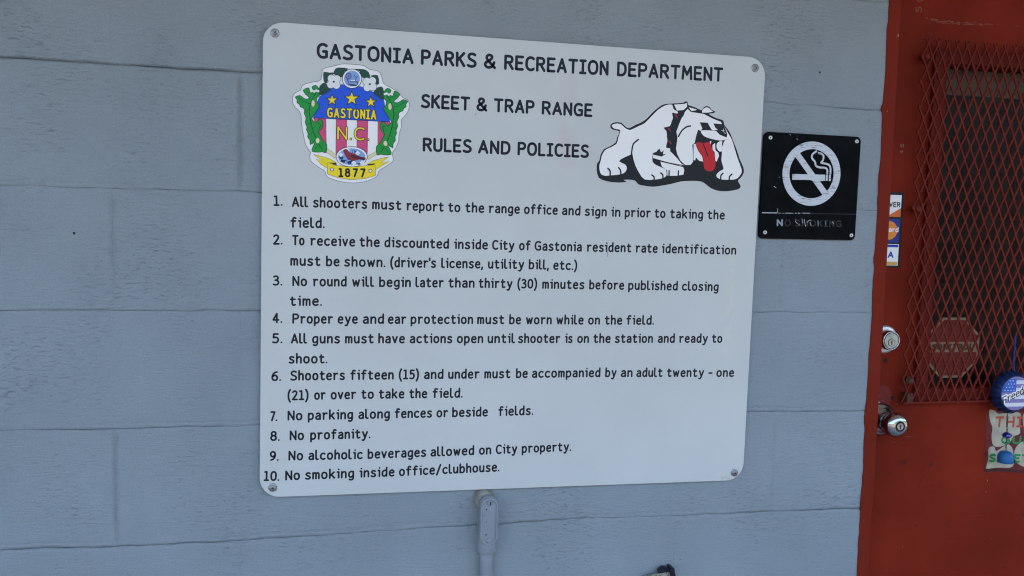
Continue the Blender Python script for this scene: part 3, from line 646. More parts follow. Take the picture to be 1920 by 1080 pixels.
# knob
kx, ky = 59.0, -9.27
kx0 = kx; ky0 = ky
kn = bpy.data.objects.new('door_knob', None); kn.location = V(kx, ky, DD) - door.location; link(kn, door)
c = V(kx, ky, DD + .004)
g = MB(); g.lathe(c, (0, -1, 0), [(0, .0355), (.004, .035), (.008, .030), (.010, .0255), (.013, .0245), (.0135, .022), (.017, .0215), (.0175, .0195), (.022, .019)], 40); g.build('rosette', CHROME, kn)
g = MB(); g.lathe(c, (0, -1, 0), [(.020, .0135), (.030, .0135), (.033, .0165), (.0335, .0185), (.036, .0215), (.041, .0238), (.048, .0258), (.055, .0256), (.061, .0232), (.0655, .0185), (.0675, .0145), (.068, .0105)], 44, cap1=False); g.build('knob', CHROME, kn)
g = MB(); g.lathe(c, (0, -1, 0), [(.0675, .0112), (.0688, .0108), (.0688, .0098), (.0675, .0092)], 28); g.build('knob_ring', SCREWD, kn)
keyway(kx, ky, c.y - .0682, kn, 1.0)
g = MB(); P = [(-1.15, -.9), (-1.3, 1.2), (-.6, 1.95), (.25, 1.35), (.3, -.4), (-.35, -1.25), (-1.2, -1.35)]
slab(g, [(kx - .1 + a * .95, ky + b_2 * .95) for a, b_2 in P], DD + .001, DD + .03); g.build('old_lock_plate', mat('bare_grey_metal', (.36, .37, .38), .55, metal=.3, tint=(100, .2)), door)
# screw holes and scraped paint
g = MB()
for (px, py, rx) in ((1660, 676, .2), (1672, 745.5, .2)):
    q = at(px, py, DD); fill(g, [(q[0] + rx * math.cos(k * .628) * (1 + .15 * math.sin(k * 3)), q[1] + rx * math.sin(k * .628)) for k in range(10)], DD + .008)
g.build('screw_hole', mat('rust_hole', (.02, .012, .008), .9), door)
g = MB(); PP = crspline([at(*p, DD) for p in ((1650, 724), (1662, 724), (1671, 735), (1667, 760), (1664, 778), (1648, 785), (1646, 750))])
fill(g, PP, DD + .01); g.build('scraped_patch', red_paint('scraped_red', (.2, .032, .026), .3), door)
g = MB()
for k in range(26):
    q = at(1648 + random.random() * 24, 735 + random.random() * 45, DD); a = random.random() * 3; ln = .03 + random.random() * .12
    ribbon(g, [(q[0], q[1]), (q[0] + ln * math.cos(a), q[1] + ln * math.sin(a))], .018, DD + .014 + .001 * (k % 3), False)
for (px, py) in ((1730, 12 + 0), ):
    pass
def wear_line(pts, w, d=DD, jit=.03, dash=.7):
    P = [at(x, y, d) for x, y in pts]
    for a, b in zip(P, P[1:]):
        L_ = (Vector(b) - Vector(a)).length; n = max(1, int(L_ / .25))
        for k in range(n):
            if random.random() > dash: continue
            t0 = k / n; t1 = (k + .9) / n; j1 = (random.random() - .5) * jit
            ribbon(g, [(a[0] + (b[0] - a[0]) * t0, a[1] + (b[1] - a[1]) * t0 + j1), (a[0] + (b[0] - a[0]) * t1, a[1] + (b[1] - a[1]) * t1 + j1)], w * (.6 + .7 * random.random()), d + .012, False)
g.build('scratches', mat('pink_scratch', (.34, .13, .1), .6), door)['kind'] = 'stuff'
g = MB()
for o_ in (-1.5, 0, 1.5, 3): wear_line([(1735, 33 + o_ * .5), (1765, 40 + o_), (1800, 43 + o_), (1862, 46 + o_ * .4)], .035, jit=.05, dash=.6)
# ghost of old numerals
def ghost(s, px, py, px2, py2, cap): 
    a = at(px, py, DD); b = at(px2, py2, DD); text(g, s, a, b, cap, .07, DD + .012, gap=.5)
ghost('500', 1727.5, 24, 1732, -30, .55); ghost('45', 1693, 289, 1695, 270, .32)
g.build('worn_marks', mat('faded_stencil', (.22, .07, .045), .6), door)['kind'] = 'stuff'
g = MB()
for (pts, w) in (([(1743, 874), (1747, 868)], .12), ([(1722, 912), (1727, 900), (1732, 890)], .05), ([(1743, 938), (1746, 938)], .05), ([(1716, 985), (1719, 986)], .06), ([(1880, 1063), (1884, 1064)], .07), ([(1757, 832), (1760, 832)], .06), ([(1731, 880), (1732, 881)], .05)):
    ribbon(g, [at(x, y, DD) for x, y in pts], w, DD + .012)
g.build('dark_scuffs', mat('dark_scuff', (.03, .012, .01), .8), door)['kind'] = 'stuff'
g = MB()
for (px, py, w) in ((1851, 901, .09), (1848.5, 922, .07), (1682, 757, .06), (1802, 923, .03), (1858, 1010, .04), (1692, 1025, .05), (1743, 905, .03), (1740, 915, .03)):
    q = at(px, py, DD); ribbon(g, [(q[0], q[1] + w * .7), (q[0] + w * .4, q[1]), (q[0], q[1] - w * .6)], w * .5, DD + .012)
g.build('light_chips', mat('light_chip', (.4, .2, .15), .7), door)['kind'] = 'stuff'

# ------------------------------------------------------------------ decals on the door
def rectpoly(px, py, px2, py2, d):   # left x hidden behind the jamb: extend further left
    a = at(px, py, d); b = at(px2, py2, d); return a[0], a[1], b[0], b[1]
dc = thing('card_decal', 'narrow black card logo decal strip on red door half hidden by the frame', 'decal', V(58.7, 3.5, DD))
sd = DD + .012
tl = at(1695, 361, sd); brp = at(1687, 502, sd); X1 = (tl[0] + brp[0]) / 2; Yt_, Yb_ = tl[1], brp[1]; X0 = X1 - 3.0
g = MB(); fill(g, [(X0, Yt_), (X0, Yb_), (X1, Yb_), (X1, Yt_)], sd); g.build('backing', BLACK, dc)
def yy(py): return at(1690, py, sd)[1]
XR = X1 - .2; YD = yy(366), yy(407)
g = MB(); fill(g, [(X0 + .15, YD[0]), (X0 + .15, YD[1]), (XR, YD[1]), (XR, YD[0])], sd + .004); g.build('white_card', WHITE, dc)
g = MB(); fill(g, [(X0 + .15, YD[1]), (XR, YD[1]), (XR, yy(390)), (XR - 1.1, YD[1] + .12)], sd + .007); g.build('orange_corner', mat('decal_orange', (.66, .13, .03), .4), dc)
g = MB(); y_ = yy(389); text(g, 'VER', (XR - 1.12, y_), (XR - .08, y_), .43, .085, sd + .009, gap=.3); g.build('lettering', BLACK, dc)
g = MB(); fill(g, [(X0 + .15, yy(411)), (X0 + .15, yy(455)), (XR, yy(455)), (XR, yy(411))], sd + .004); g.build('blue_card', mat('decal_blue', (.02, .035, .2), .4), dc)
cx = XR - .98; cy = (yy(415) + yy(450)) / 2; rr = (yy(415) - yy(450)) / 2
g = MB(); fill(g, [(cx + rr * math.cos(k * .2244), cy + rr * math.sin(k * .2244)) for k in range(28)], sd + .007); g.build('orange_disc', mat('decal_amber', (.72, .24, .04), .4), dc)
g = MB(); text(g, 'ard', (XR - 1.02, cy - .14), (XR - .12, cy - .14), .42, .08, sd + .009, gap=.25); g.build('lettering', WHITE, dc)
g = MB(); fill(g, [(X0 + .15, yy(458)), (X0 + .15, yy(498)), (XR, yy(498)), (XR, yy(458))], sd + .004); g.build('white_card', WHITE, dc)
g = MB(); fill(g, [(X0 + .15, yy(459)), (X0 + .15, yy(464)), (XR - .06, yy(464)), (XR - .06, yy(459))], sd + .007)
y_ = yy(484); text(g, 'A', (XR - .98, y_), (XR - .44, y_), .55, .13, sd + .009); g.build('lettering', mat('decal_navy', (.015, .05, .35), .4), dc)
g = MB(); fill(g, [(X0 + .15, yy(491)), (X0 + .15, yy(497.5)), (XR - .06, yy(497.5)), (XR - .06, yy(491))], sd + .007); g.build('gold_bar', mat('decal_gold', (.6, .34, .08), .4), dc)

# octagonal security decal inside the glass
od = DD - .8
oc = at(1786, 652, od); orr = 2.82
ot = thing('security_decal', 'faded red octagonal decal with cream band behind the mesh of the door window', 'decal', V(oc[0], oc[1], od))
oct_ = lambda r: [(oc[0] + r * math.cos(math.radians(22.5 + 45 * k)), oc[1] + r * math.sin(math.radians(22.5 + 45 * k))) for k in range(8)]
OCR = mat('faded_cream', (.52, .42, .31), .6); ORD = mat('faded_maroon', (.30, .03, .034), .6)
g = MB(); slab(g, oct_(orr), od - .01, od); g.build('border', OCR, ot)
g = MB(); fill(g, oct_(orr * .92), od + .006); g.build('red_field', ORD, ot)
g = MB(); fill(g, [(oc[0] - orr * .86, oc[1] - .38), (oc[0] + orr * .86, oc[1] - .38), (oc[0] + orr * .86, oc[1] + .5), (oc[0] - orr * .86, oc[1] + .5)], od + .012); g.build('band', OCR, ot)
g = MB(); text(g, 'SONITROL', (oc[0] - 2.05, oc[1] - .2), (oc[0] + 2.05, oc[1] - .2), .54, .15, od + .018, gap=.4); g.build('lettering', mat('faded_dark_green', (.05, .08, .045), .6), ot)
g = MB()
for (a, b, c_) in ((-1.7, -1.1, .95), (-.8, -.2, .95), (.6, 1.2, -.85), (1.35, 1.8, -.85), (.7, 1.5, -1.15)): ribbon(g, [(oc[0] + a, oc[1] + c_), (oc[0] + b, oc[1] + c_)], .1, od + .012)
g.build('small_print', mat('faded_pink', (.22, .09, .08), .6), ot)['kind'] = 'stuff'

# poster remains under the mesh
PD = DD + .012
def pz(u, v): return at(1830 + u / 3.857, 620 + v / 3.857, PD)
po = thing('safety_poster', 'torn cream gun safety notice partly painted over in maroon on the red door', 'notice', V(71, -11, PD))
MAR = mat('maroon_overpaint', (.13, .017, .02), .5, tint=(60, .25)); POC = mat('old_paper', (.42, .37, .27), .7, tint=(40, .15))
g = MB(); fill(g, crspline([pz(75, 640), pz(95, 580), pz(200, 585), pz(400, 590), pz(520, 600), pz(540, 780), pz(520, 1000), pz(400, 1025), pz(200, 1018), pz(75, 1025), pz(60, 960), pz(72, 800)], True, 4), PD); g.build('overpaint', MAR, po)
POLY = [[(97, 577), (135, 577), (160, 600), (240, 590), (320, 600), (318, 700), (315, 745), (270, 765), (250, 800), (205, 830), (150, 840), (120, 820), (112, 760), (118, 700), (102, 650)],
        [(92, 850), (130, 838), (145, 870), (180, 850), (230, 822), (262, 850), (270, 905), (262, 985), (160, 990), (80, 998), (76, 980), (90, 920)],
        [(276, 880), (300, 830), (350, 800), (420, 830), (470, 900), (450, 960), (400, 985), (330, 978), (285, 940)],
        [(350, 590), (480, 600), (500, 700), (470, 770), (400, 780), (350, 720)]]
for P in POLY:
    g = MB(); fill(g, crspline([pz(*p) for p in P], True, 4), PD + .006); g.build('paper_scrap', POC, po)
g = MB(); text(g, 'THINK', pz(134, 700), pz(480, 700), .98, .2, PD + .012); g.build('lettering', mat('faded_orange_ink', (.42, .075, .035), .6), po)
g = MB(); text(g, 'GUN', pz(178, 820), pz(400, 822), .75, .2, PD + .012); g.build('lettering', mat('green_ink', (.015, .22, .07), .6), po)
g = MB(); text(g, 'SAFETY', pz(88, 952), pz(440, 957), .78, .21, PD + .012); g.build('lettering', MATS['green_ink'], po)
g = MB(); ribbon(g, [pz(*p) for p in ((65, 1012), (150, 1005), (230, 1012), (330, 1020), (500, 1015))], .26, PD + .02); g.build('paint_run', mat('dark_maroon', (.06, .01, .01), .5), po)

# bottle cap wind ornament
cx, cy = at(1902.5, 737, DD + 1.9)
bo = thing('cap_ornament', 'blue bottle cap ornament with a flag and cursive word hanging on the door mesh', 'ornament', V(cx, cy, DD + 1.2))
CAPB = mat('cap_dark_blue', (.008, .018, .07), .4, metal=.3, tint=(50, .3)); R0 = 1.78
g = MB(); nfl = 21; nseg = 126; prof_ = [(DD + 1.25, 1.0, 1), (DD + 1.35, 1.02, 1), (DD + 1.75, .96, .7), (DD + 1.98, .885, .2), (DD + 2.05, .84, 0)]
vv = []
for (d_, rs, fl) in prof_:
    for k in range(nseg):
        a = 2 * math.pi * k / nseg; r_ = R0 * (rs + .045 * fl * math.cos(nfl * a)); vv.append(V(cx + r_ * math.cos(a), cy + r_ * math.sin(a), d_))
ff = [(i * nseg + k, i * nseg + (k + 1) % nseg, (i + 1) * nseg + (k + 1) % nseg, (i + 1) * nseg + k) for i in range(4) for k in range(nseg)]
g.mesh(vv, ff, True); g.face(vv[-nseg:]); g.face(vv[:nseg][::-1]); g.build('cap_body', CAPB, bo)
fd = DD + 2.06; RF = R0 * .80
disc = [(cx + RF * math.cos(k * math.pi / 20), cy + RF * math.sin(k * math.pi / 20)) for k in range(40)]
g = MB(); fill(g, disc, fd); g.build('flag_face', mat('cap_white', (.62, .62, .64), .4), bo)
def band(y0, y1, x0=-9, x1=9):
    P = []
    y0 = max(y0, -RF * .999); y1 = min(y1, RF * .999)
    for k in range(9): y = y0 + (y1 - y0) * k / 8; h = math.sqrt(max(0, RF * RF - y * y)); P.append((cx + min(x1, h), cy + y))
    for k in range(9): y = y1 + (y0 - y1) * k / 8; h = math.sqrt(max(0, RF * RF - y * y)); P.append((cx + max(x0, -h), cy + y))
    return P
g = MB(); sp = 2 * RF / 9
for k in range(0, 9, 2): fill(g, band(-RF + k * sp, -RF + (k + 1) * sp), fd + .006)
g.build('stripe', mat('cap_mauve', (.22, .17, .36), .4), bo)
g = MB(); fill(g, band(.1, 1.25, -9, -.05), fd + .012); g.build('canton', mat('cap_blue', (.03, .11, .42), .4), bo)
g = MB()
for i in range(4):
    for j in range(4):
        sx_, sy_ = cx - 1.12 + i * .29 + (.14 if j % 2 else 0), cy + .27 + j * .27
        if (sx_ - cx) ** 2 + (sy_ - cy) ** 2 > (RF - .08) ** 2 or sx_ > cx - .12: continue
        fill(g, [(sx_ + (.075 if k % 2 == 0 else .032) * math.sin(k * math.pi / 5), sy_ + (.075 if k % 2 == 0 else .032) * math.cos(k * math.pi / 5)) for k in range(10)], fd + .018)
g.build('star', mat('cap_star_white', (.7, .7, .7), .4), bo)['kind'] = 'stuff'
def slant(mb, s, p0, p1, cap, sw, d):
    tmp = MB(); text(tmp, s, p0, p1, cap, sw, d, gap=.2)
    z0_ = V(p0[0], p0[1]).z
    mb.mesh([Vector((v[0] + (v[2] - z0_) * .28, v[1], v[2])) for v in tmp.v], tmp.f)
for (nm, sw, d_, M_) in (('lettering_edge', .2, fd + .024, WHITE), ('lettering', .085, fd + .032, BLACK)):
    g = MB(); slant(g, 'Freedom', (cx - 1.22, cy - .88), (cx + 1.28, cy + .40), .66 + (sw - .085), sw, d_); g.build(nm, M_, bo)
g = MB(); s0 = at(1906, 628, DD + 1.3); g.tube([V(cx + .1, cy + 1.55, DD + 1.6), V(cx + .13, cy + 2.6, DD + 1.4), V(s0[0], s0[1], DD + 1.2)], .0016, 8); g.build('cord', mat('blue_cord', (.012, .03, .17), .7), bo)
def chain(p_top, p_bot, n, r):
    g = MB(); a = Vector(p_top); b = Vector(p_bot)
    for k in range(n):
        c0 = a + (b - a) * (k + .5) / n; hl = (b - a).length / n * .62; ang = math.pi / 2 * (k % 2) + .4; pts = []
        for t in range(13):
            th = 2 * math.pi * t / 12; pts.append(c0 + Vector((math.cos(ang) * hl * .5 * math.cos(th), math.sin(ang) * hl * .5 * math.cos(th), hl * math.sin(th))))
        g.tube(pts, r, 6)
    return g
d3 = DD + 1.3
c1 = at(1889, 775, d3); c2 = at(1888, 812, d3); c3 = at(1887, 838, d3); c4 = at(1886, 845, d3)
CHN = mat('dark_chain', (.06, .055, .06), .4, metal=.8)
chain(V(c1[0], c1[1], d3), V(c2[0], c2[1] + .1, d3), 7, .0006).build('chain', CHN, bo)
g = MB(); cc = V(c2[0], c2[1] - .2, d3)
g.lathe(cc + Vector((0, 0, .007)), (0, 0, -1), [(0, .003), (.004, .0095), (.007, .0105), (.010, .0095), (.014, .003)], 7, False); g.build('bead', mat('indigo_bead', (.015, .012, .14), .12, coat=1), bo)
chain(cc - Vector((0, 0, .008)), V(c4[0], c4[1], d3), 4, .0006).build('chain', CHN, bo)
g = MB(); cb = V(c4[0], c4[1] - .02, d3)
g.lathe(cb, (0, 0, -1), [(0, .004), (.0012, .009), (.004, .0125), (.009, .0150), (.016, .0158), (.0235, .0160), (.0255, .0150), (.0255, .013), (.012, .013)], 28, cap1=False); g.build('bell', mat('sky_blue_bell', (.02, .115, .29), .3), bo)

# ------------------------------------------------------------------ rules sign
SD = .4
QC = [at(x, y, SD) for x, y in ((493.3, 39.6), (1436, 109), (1392.5, 899.8), (486.8, 932.8))]
rs = thing('rules_sign', 'large white park rules sign with crest, bulldog and ten black rules on grey wall', 'sign', V(27.5, 3, SD))
def rounded(Q, r, n=8, wob=0):
    out = []
    for i in range(4):
        p = Vector(Q[i]); a = (Vector(Q[i - 1]) - p).normalized(); b = (Vector(Q[(i + 1) % 4]) - p).normalized()
        c = p + (a + b) * r
        for k in range(n + 1):
            t = k / n * math.pi / 2; out.append(tuple(c - b * r * math.cos(t) - a * r * math.sin(t)))
        if wob:
            q0 = p + b * r; q1 = Vector(Q[(i + 1) % 4]) - b * r
            for k in range(1, 12): out.append(tuple(q0 + (q1 - q0) * k / 12))
    return out
g = MB(); O = rounded(QC, 1.35); slab(g, O, SD - .12, SD - .012, 0); g.build('panel_edge', EDGE, rs)
g = MB(); fill(g, rounded(QC, 1.35), SD); 
o = g.build('panel', SIGN, rs)
def screw(px, py, d, parent, r=.24, name='screw'):
    q = at(px, py, d); c = V(q[0], q[1], d)
    so_ = bpy.data.objects.new(name, None); so_.location = c - Vector(parent.location); link(so_, parent)
    g = MB(); g.lathe(c, (0, -1, 0), [(0, r * IN * 1.25), (.0012, r * IN * 1.2), (.0013, r * IN * .8)], 22); g.build('washer', SCREW, so_)
    g = MB(); g.lathe(c + Vector((0, -.0013, 0)), (0, -1, 0), [(0, r * IN * .8), (.0018, r * IN * .75), (.0028, r * IN * .45)], 6 if name == 'screw' else 18, False); g.build('head', SCREW, so_)
    g = MB(); a = random.random() * 3
    for t in (a, a + math.pi / 2):
        dx, dz = math.cos(t) * r * IN * .42, math.sin(t) * r * IN * .42; ex, ez = -math.sin(t) * r * IN * .1, math.cos(t) * r * IN * .1
        yq = c.y - .0043 - (.0001 if t != a else 0); g.face([(c.x - dx - ex, yq, c.z - dz - ez), (c.x + dx - ex, yq, c.z + dz - ez), (c.x + dx + ex, yq, c.z + dz + ez), (c.x - dx + ex, yq, c.z - dz + ez)])
    g.build('recess', SCREWD, so_)
for (px, py) in ((515.5, 62), (1416, 127.5), (1377, 886), (511.5, 914)): screw(px, py, SD, rs)

LINES = [
 (1.05, .195, [(593, 109.6), (775, 120.6), (948, 131), (1136, 141.9), (1347, 153.3)], [('GASTONIA', 593.5, 775.4), ('PARKS', 789, 893.5), ('&', 907, 930), ('RECREATION', 945, 1140.8), ('DEPARTMENT', 1156.5, 1355.4)]),
 (.97, .185, [(790, 202.5), (873, 207.5), (1105, 219.5)], [('SKEET', 788.9, 881), ('&', 893, 913.7), ('TRAP', 925.6, 1002), ('RANGE', 1015.5, 1110.8)]),
 (.97, .185, [(795, 284.3), (878, 287), (973, 291.6), (1095, 296.2)], [('RULES', 792.4, 884.5), ('AND', 896, 957), ('POLICIES', 970, 1104)]),
 (.71, .126, [(512, 386.3), (530, 386.3)], [('1.', 512.7, 530)]),
 (.71, .126, [(545, 388), (680, 391.7), (825, 397.2), (1040, 403), (1130, 406), (1358, 412)], [('All', 547, 578), ('shooters', 586.6, 688.4), ('must', 697.5, 752.5), ('report', 761.6, 831.9), ('to', 840, 863), ('the', 872, 907.8), ('range', 916, 974.5), ('office', 982.3, 1045.6), ('and', 1053.4, 1088), ('sign', 1096, 1137.5), ('in', 1145.5, 1163), ('prior', 1171, 1220), ('to', 1226.7, 1247.5), ('taking', 1256, 1318), ('the', 1326, 1358.7)]),
 (.71, .126, [(545, 427), (608, 428.2)], [('field.', 544.4, 608.8)]),
 (.71, .126, [(512, 459), (530, 459)], [('2.', 512, 530)]),
 (.71, .126, [(548, 460), (712, 463.6), (840, 466.7), (1090, 471.9), (1185, 473.6), (1380, 477.8)], [('To', 547.5, 571), ('receive', 581.4, 665.8), ('the', 673.6, 712), ('discounted', 720.5, 841.7), ('inside', 851, 914.7), ('City', 922.5, 964.4), ('of', 973, 994.8), ('Gastonia', 1002, 1090.8), ('resident', 1099.7, 1183.7), ('rate', 1191.3, 1232.8), ('identification', 1240.3, 1380)]),
 (.71, .126, [(545, 498.3), (722, 501.3), (980, 504.8), (1080, 507)], [('must', 544.2, 601), ('be', 611, 636.6), ('shown.', 645, 722.5), ("(driver's", 731.4, 817.5), ('license,', 826.9, 905.8), ('utility', 914.7, 982.7), ('bill,', 991, 1029), ('etc.)', 1037, 1082)]),
 (.71, .126, [(512, 535.8), (530, 535.8)], [('3.', 511.4, 529.4)]),
 (.71, .126, [(548, 536.7), (889, 539.9), (1095, 542.6), (1270, 545), (1347, 546.3)], [('No', 548, 575.8), ('round', 586.4, 650), ('will', 660, 701.4), ('begin', 710.6, 770.3), ('later', 778.6, 832), ('than', 840.3, 889.7), ('thirty', 897, 960.8), ('(30)', 969.7, 1007), ('minutes', 1016.4, 1095.6), ('before', 1104.4, 1170), ('published', 1177.5, 1270.6), ('closing', 1278.3, 1347)]),
 (.71, .126, [(545, 573.8), (604, 573.8)], [('time.', 543.3, 603.6)]),
 (.71, .126, [(511, 605.8), (530, 605.8)], [('4.', 510.6, 529.4)]),
 (.71, .126, [(548, 607), (887, 607.9), (1226, 609.3)], [('Proper', 548, 624.4), ('eye', 632.8, 670.8), ('and', 680, 720), ('ear', 727, 762), ('protection', 769.7, 887), ('must', 894.4, 945.5), ('be', 954.4, 976.7), ('worn', 985.8, 1034.4), ('while', 1042.8, 1094), ('on', 1102.5, 1124.7), ('the', 1133.6, 1166.4), ('field.', 1173.9, 1226)]),
 (.71, .126, [(510, 644), (530, 644)], [('5.', 510, 529.4)]),
 (.71, .126, [(546, 644.4), (850, 643.8), (1200, 643.2), (1354, 643)], [('All', 545.3, 575.8), ('guns', 585, 637.5), ('must', 646.7, 700.8), ('have', 709, 759), ('actions', 768, 848), ('open', 856.4, 905.8), ('until', 914, 965.6), ('shooter', 971, 1050.5), ('is', 1059, 1073.3), ('on', 1082, 1104), ('the', 1112, 1144.7), ('station', 1152.5, 1224), ('and', 1233, 1265), ('ready', 1272.8, 1327), ('to', 1334.4, 1354)]),
 (.71, .126, [(541, 682), (614, 681.7)], [('shoot.', 541, 614)]),
 (.71, .126, [(508, 714.6), (527, 714.6)], [('6.', 508.6, 527)]),
 (.71, .126, [(544, 713.9), (899, 710), (1125, 707.3), (1376, 706.9)], [('Shooters', 543.9, 646.7), ('fifteen', 656.4, 738.3), ('(15)', 747.5, 785.6), ('and', 794.7, 831.4), ('under', 840, 899), ('must', 907.8, 957), ('be', 967, 989.4), ('accompanied', 997, 1125.6), ('by', 1134.4, 1155.8), ('an', 1163.6, 1185.8), ('adult', 1192.8, 1242), ('twenty', 1250, 1319.7), ('-', 1327.5, 1335.8), ('one', 1342.8, 1376)]),
 (.71, .126, [(540, 751), (668, 748.4), (867, 746)], [('(21)', 539, 578.6), ('or', 589, 610.6), ('over', 620, 668), ('to', 677, 700.8), ('take', 710, 758), ('the', 767, 800.8), ('field.', 810.6, 867.5)]),
 (.71, .126, [(506, 790), (520, 790)], [('7.', 506.4, 520)]),
 (.71, .126, [(540, 788.8), (914, 781), (1000, 778.3)], [('No', 539, 567), ('parking', 577, 662), ('along', 671.7, 731), ('fences', 739.7, 810), ('or', 818.3, 840.3), ('beside', 847.5, 914.7), ('fields.', 934, 999.7)]),
 (.71, .126, [(506, 827), (524, 827)], [('8.', 506.4, 524.4)]),
 (.71, .126, [(543, 826), (694, 822)], [('No', 543, 570), ('profanity.', 581.4, 694.7)]),
 (.71, .126, [(506, 864.6), (523, 864.4)], [('9.', 505.6, 522.5)]),
 (.71, .126, [(541, 863.8), (680, 861), (889, 853.4), (1071, 845.8)], [('No', 540.6, 568.3), ('alcoholic', 578, 680), ('beverages', 689, 799), ('allowed', 807, 889), ('on', 898, 921), ('City', 929.4, 969.7), ('property.', 978, 1071)]),
 (.71, .126, [(494, 902), (523, 902)], [('10.', 494, 523.6)]),
 (.71, .126, [(535, 901), (739, 893.5), (936, 884.2)], [('No', 534.7, 562.5), ('smoking', 571.7, 664), ('inside', 673.6, 739.7), ('office/clubhouse.', 748, 936.4)]),
]
TD = SD + .006
for cap, sw, base, words in LINES:
    def by(x):
        if x <= base[0][0]: a, b = base[0], base[1]
        elif x >= base[-1][0]: a, b = base[-2], base[-1]
        else:
            for a, b in zip(base, base[1:]):
                if a[0] <= x <= b[0]: break
        return a[1] + (b[1] - a[1]) * (x - a[0]) / (b[0] - a[0])
    g = MB()
    for w, xa, xb in words:
        text(g, w, at(xa, by(xa), SD), at(xb, by(xb), SD), cap, sw, TD, gap=.31)
    g.build('lettering', INK, rs)

# --- crest
CD = SD + .008
def cz(u, v): return at(540 + u / 4.5, 110 + v / 4.5, CD)
crest = MB()
CO = [(400, 60), (455, 45), (560, 48), (640, 60), (690, 90), (760, 105), (790, 150), (808, 210), (870, 245), (930, 285), (965, 325), (1010, 350), (1025, 400), (1000, 465), (957, 515), (957, 570), (938, 640), (932, 700), (905, 760), (880, 800), (888, 860), (840, 900), (770, 945), (750, 990), (690, 1025), (600, 1045), (500, 1046), (400, 1025), (330, 995), (310, 950), (250, 910), (195, 865), (183, 820), (190, 790), (150, 730), (130, 640), (115, 560), (105, 460), (50, 395), (38, 330), (60, 290), (105, 265), (125, 225), (190, 200), (268, 185), (285, 140), (300, 85)]
fill(crest, crspline([cz(*p) for p in CO], True, 4), CD); crest = crest.build('crest', WHITE, rs)
LV = [0]
def art(name, M, polys, lv, smooth=0, strokes=(), f=cz, parent=None, base=CD):
    tiny = name in ('leaf_vein', 'dogwood_leaf_vein', 'sprig_flower', 'leaf_bloom', 'outline', 'spinning_wheel', 'dogwood_sprig', 'stripe_line', 'whisker', 'flower_edge')
    if not tiny and len(polys) + len(strokes) > 1:
        for k, P in enumerate(polys): o = art(name, M, [P], lv + .04 * k, smooth, (), f, parent, base)
        for k, q_ in enumerate(strokes): o = art(name, M, [], lv + .04 * k, smooth, (q_,), f, parent, base)
        return o
    g = MB(); d_ = base + lv * .005
    for P in polys:
        Q = [f(*p) for p in P]
        if smooth: Q = crspline(Q, True, smooth)
        fill(g, Q, d_)
    for P, w in strokes:
        Q = [f(*p) for p in P]
        if smooth and len(Q) > 2: Q = crspline(Q, False, smooth)
        ribbon(g, Q, w, d_ + .001)
    o = g.build(name, M, parent)
    if tiny: o['kind'] = 'stuff'
    return o
ci = lambda x, y, r, ry=None, n=28: [(x + r * math.cos(k * 2 * math.pi / n), y + (ry or r) * math.sin(k * 2 * math.pi / n)) for k in range(n)]
px = 1 / 27.0 / 4.5                          # one crop unit in inches
art('outline', mat('print_grey_line', (.25, .25, .24), .4), [], .5, 4, [(CO + [CO[0]], .045)], parent=crest)
shield = [(213, 500), (862, 534), (850, 600), (820, 680), (775, 745), (748, 790), (672, 812), (540, 830), (400, 812), (322, 775), (290, 700), (250, 620)]
art('stripe_field', PINK, [shield], 1, 0, parent=crest)
for P in ([(320, 506), (405, 510), (403, 812), (325, 790)], [(497, 514), (583, 519), (580, 760), (495, 755)], [(675, 524), (758, 529), (757, 790), (668, 812)]):
    art('stripe', WHITE, [P], 2, 0, parent=crest)
art('stripe_line', BLACK, [], 3, 0, [([(320, 506), (325, 785)], .02), ([(405, 510), (403, 800)], .02), ([(497, 514), (495, 755)], .02), ([(583, 519), (580, 760)], .02), ([(675, 524), (670, 800)], .02), ([(758, 529), (757, 770)], .02), ([(213, 500), (862, 534)], .03)], parent=crest)
art('blue_field', BLUE, [[(350, 255), (265, 320), (245, 370), (235, 430), (213, 500), (862, 534), (850, 490), (822, 430), (815, 370), (800, 330), (740, 290), (620, 235), (455, 215)]], 2, 0, parent=crest)
def star(cx_, cy_, r, a=.0): return [(cx_ + (r if k % 2 == 0 else r * .4) * math.sin(k * math.pi / 5 + a), cy_ - (r if k % 2 == 0 else r * .4) * math.cos(k * math.pi / 5 + a)) for k in range(10)]
for (x_, y_, r_) in ((372, 350, 44), (538, 337, 57), (699, 367, 44)):
    art('star_edge', BLACK, [star(x_, y_, r_ + 17)], 3, 0, parent=crest); art('star', YEL, [star(x_, y_, r_ - 2)], 4, 0, parent=crest)
def ctext(s, p0, p1, cap, sw, edge, lv, M1, M2, gap=.36):
    for (nm, e, l_, M_) in (('lettering_edge', edge, lv, M2), ('lettering', 0, lv + 1, M1)):
        if M_ is None: continue
        g = MB(); a, b = Vector(cz(*p0)), Vector(cz(*p1)); ex = (b - a).normalized(); ey = Vector((-ex.y, ex.x))
        text(g, s, tuple(a - (ex + ey) * e / 2), tuple(b + (ex - ey) * e / 2), cap + e, sw + e, CD + l_ * .005, gap=gap); g.build(nm, M_, crest)
ctext('GASTONIA', (330, 495), (745, 516), .66, .11, .09, 4, YEL, BLACK, .42)
ctext('N.C.', (416, 682), (682, 692), .88, .10, .09, 4, YEL, BLACK, .3)
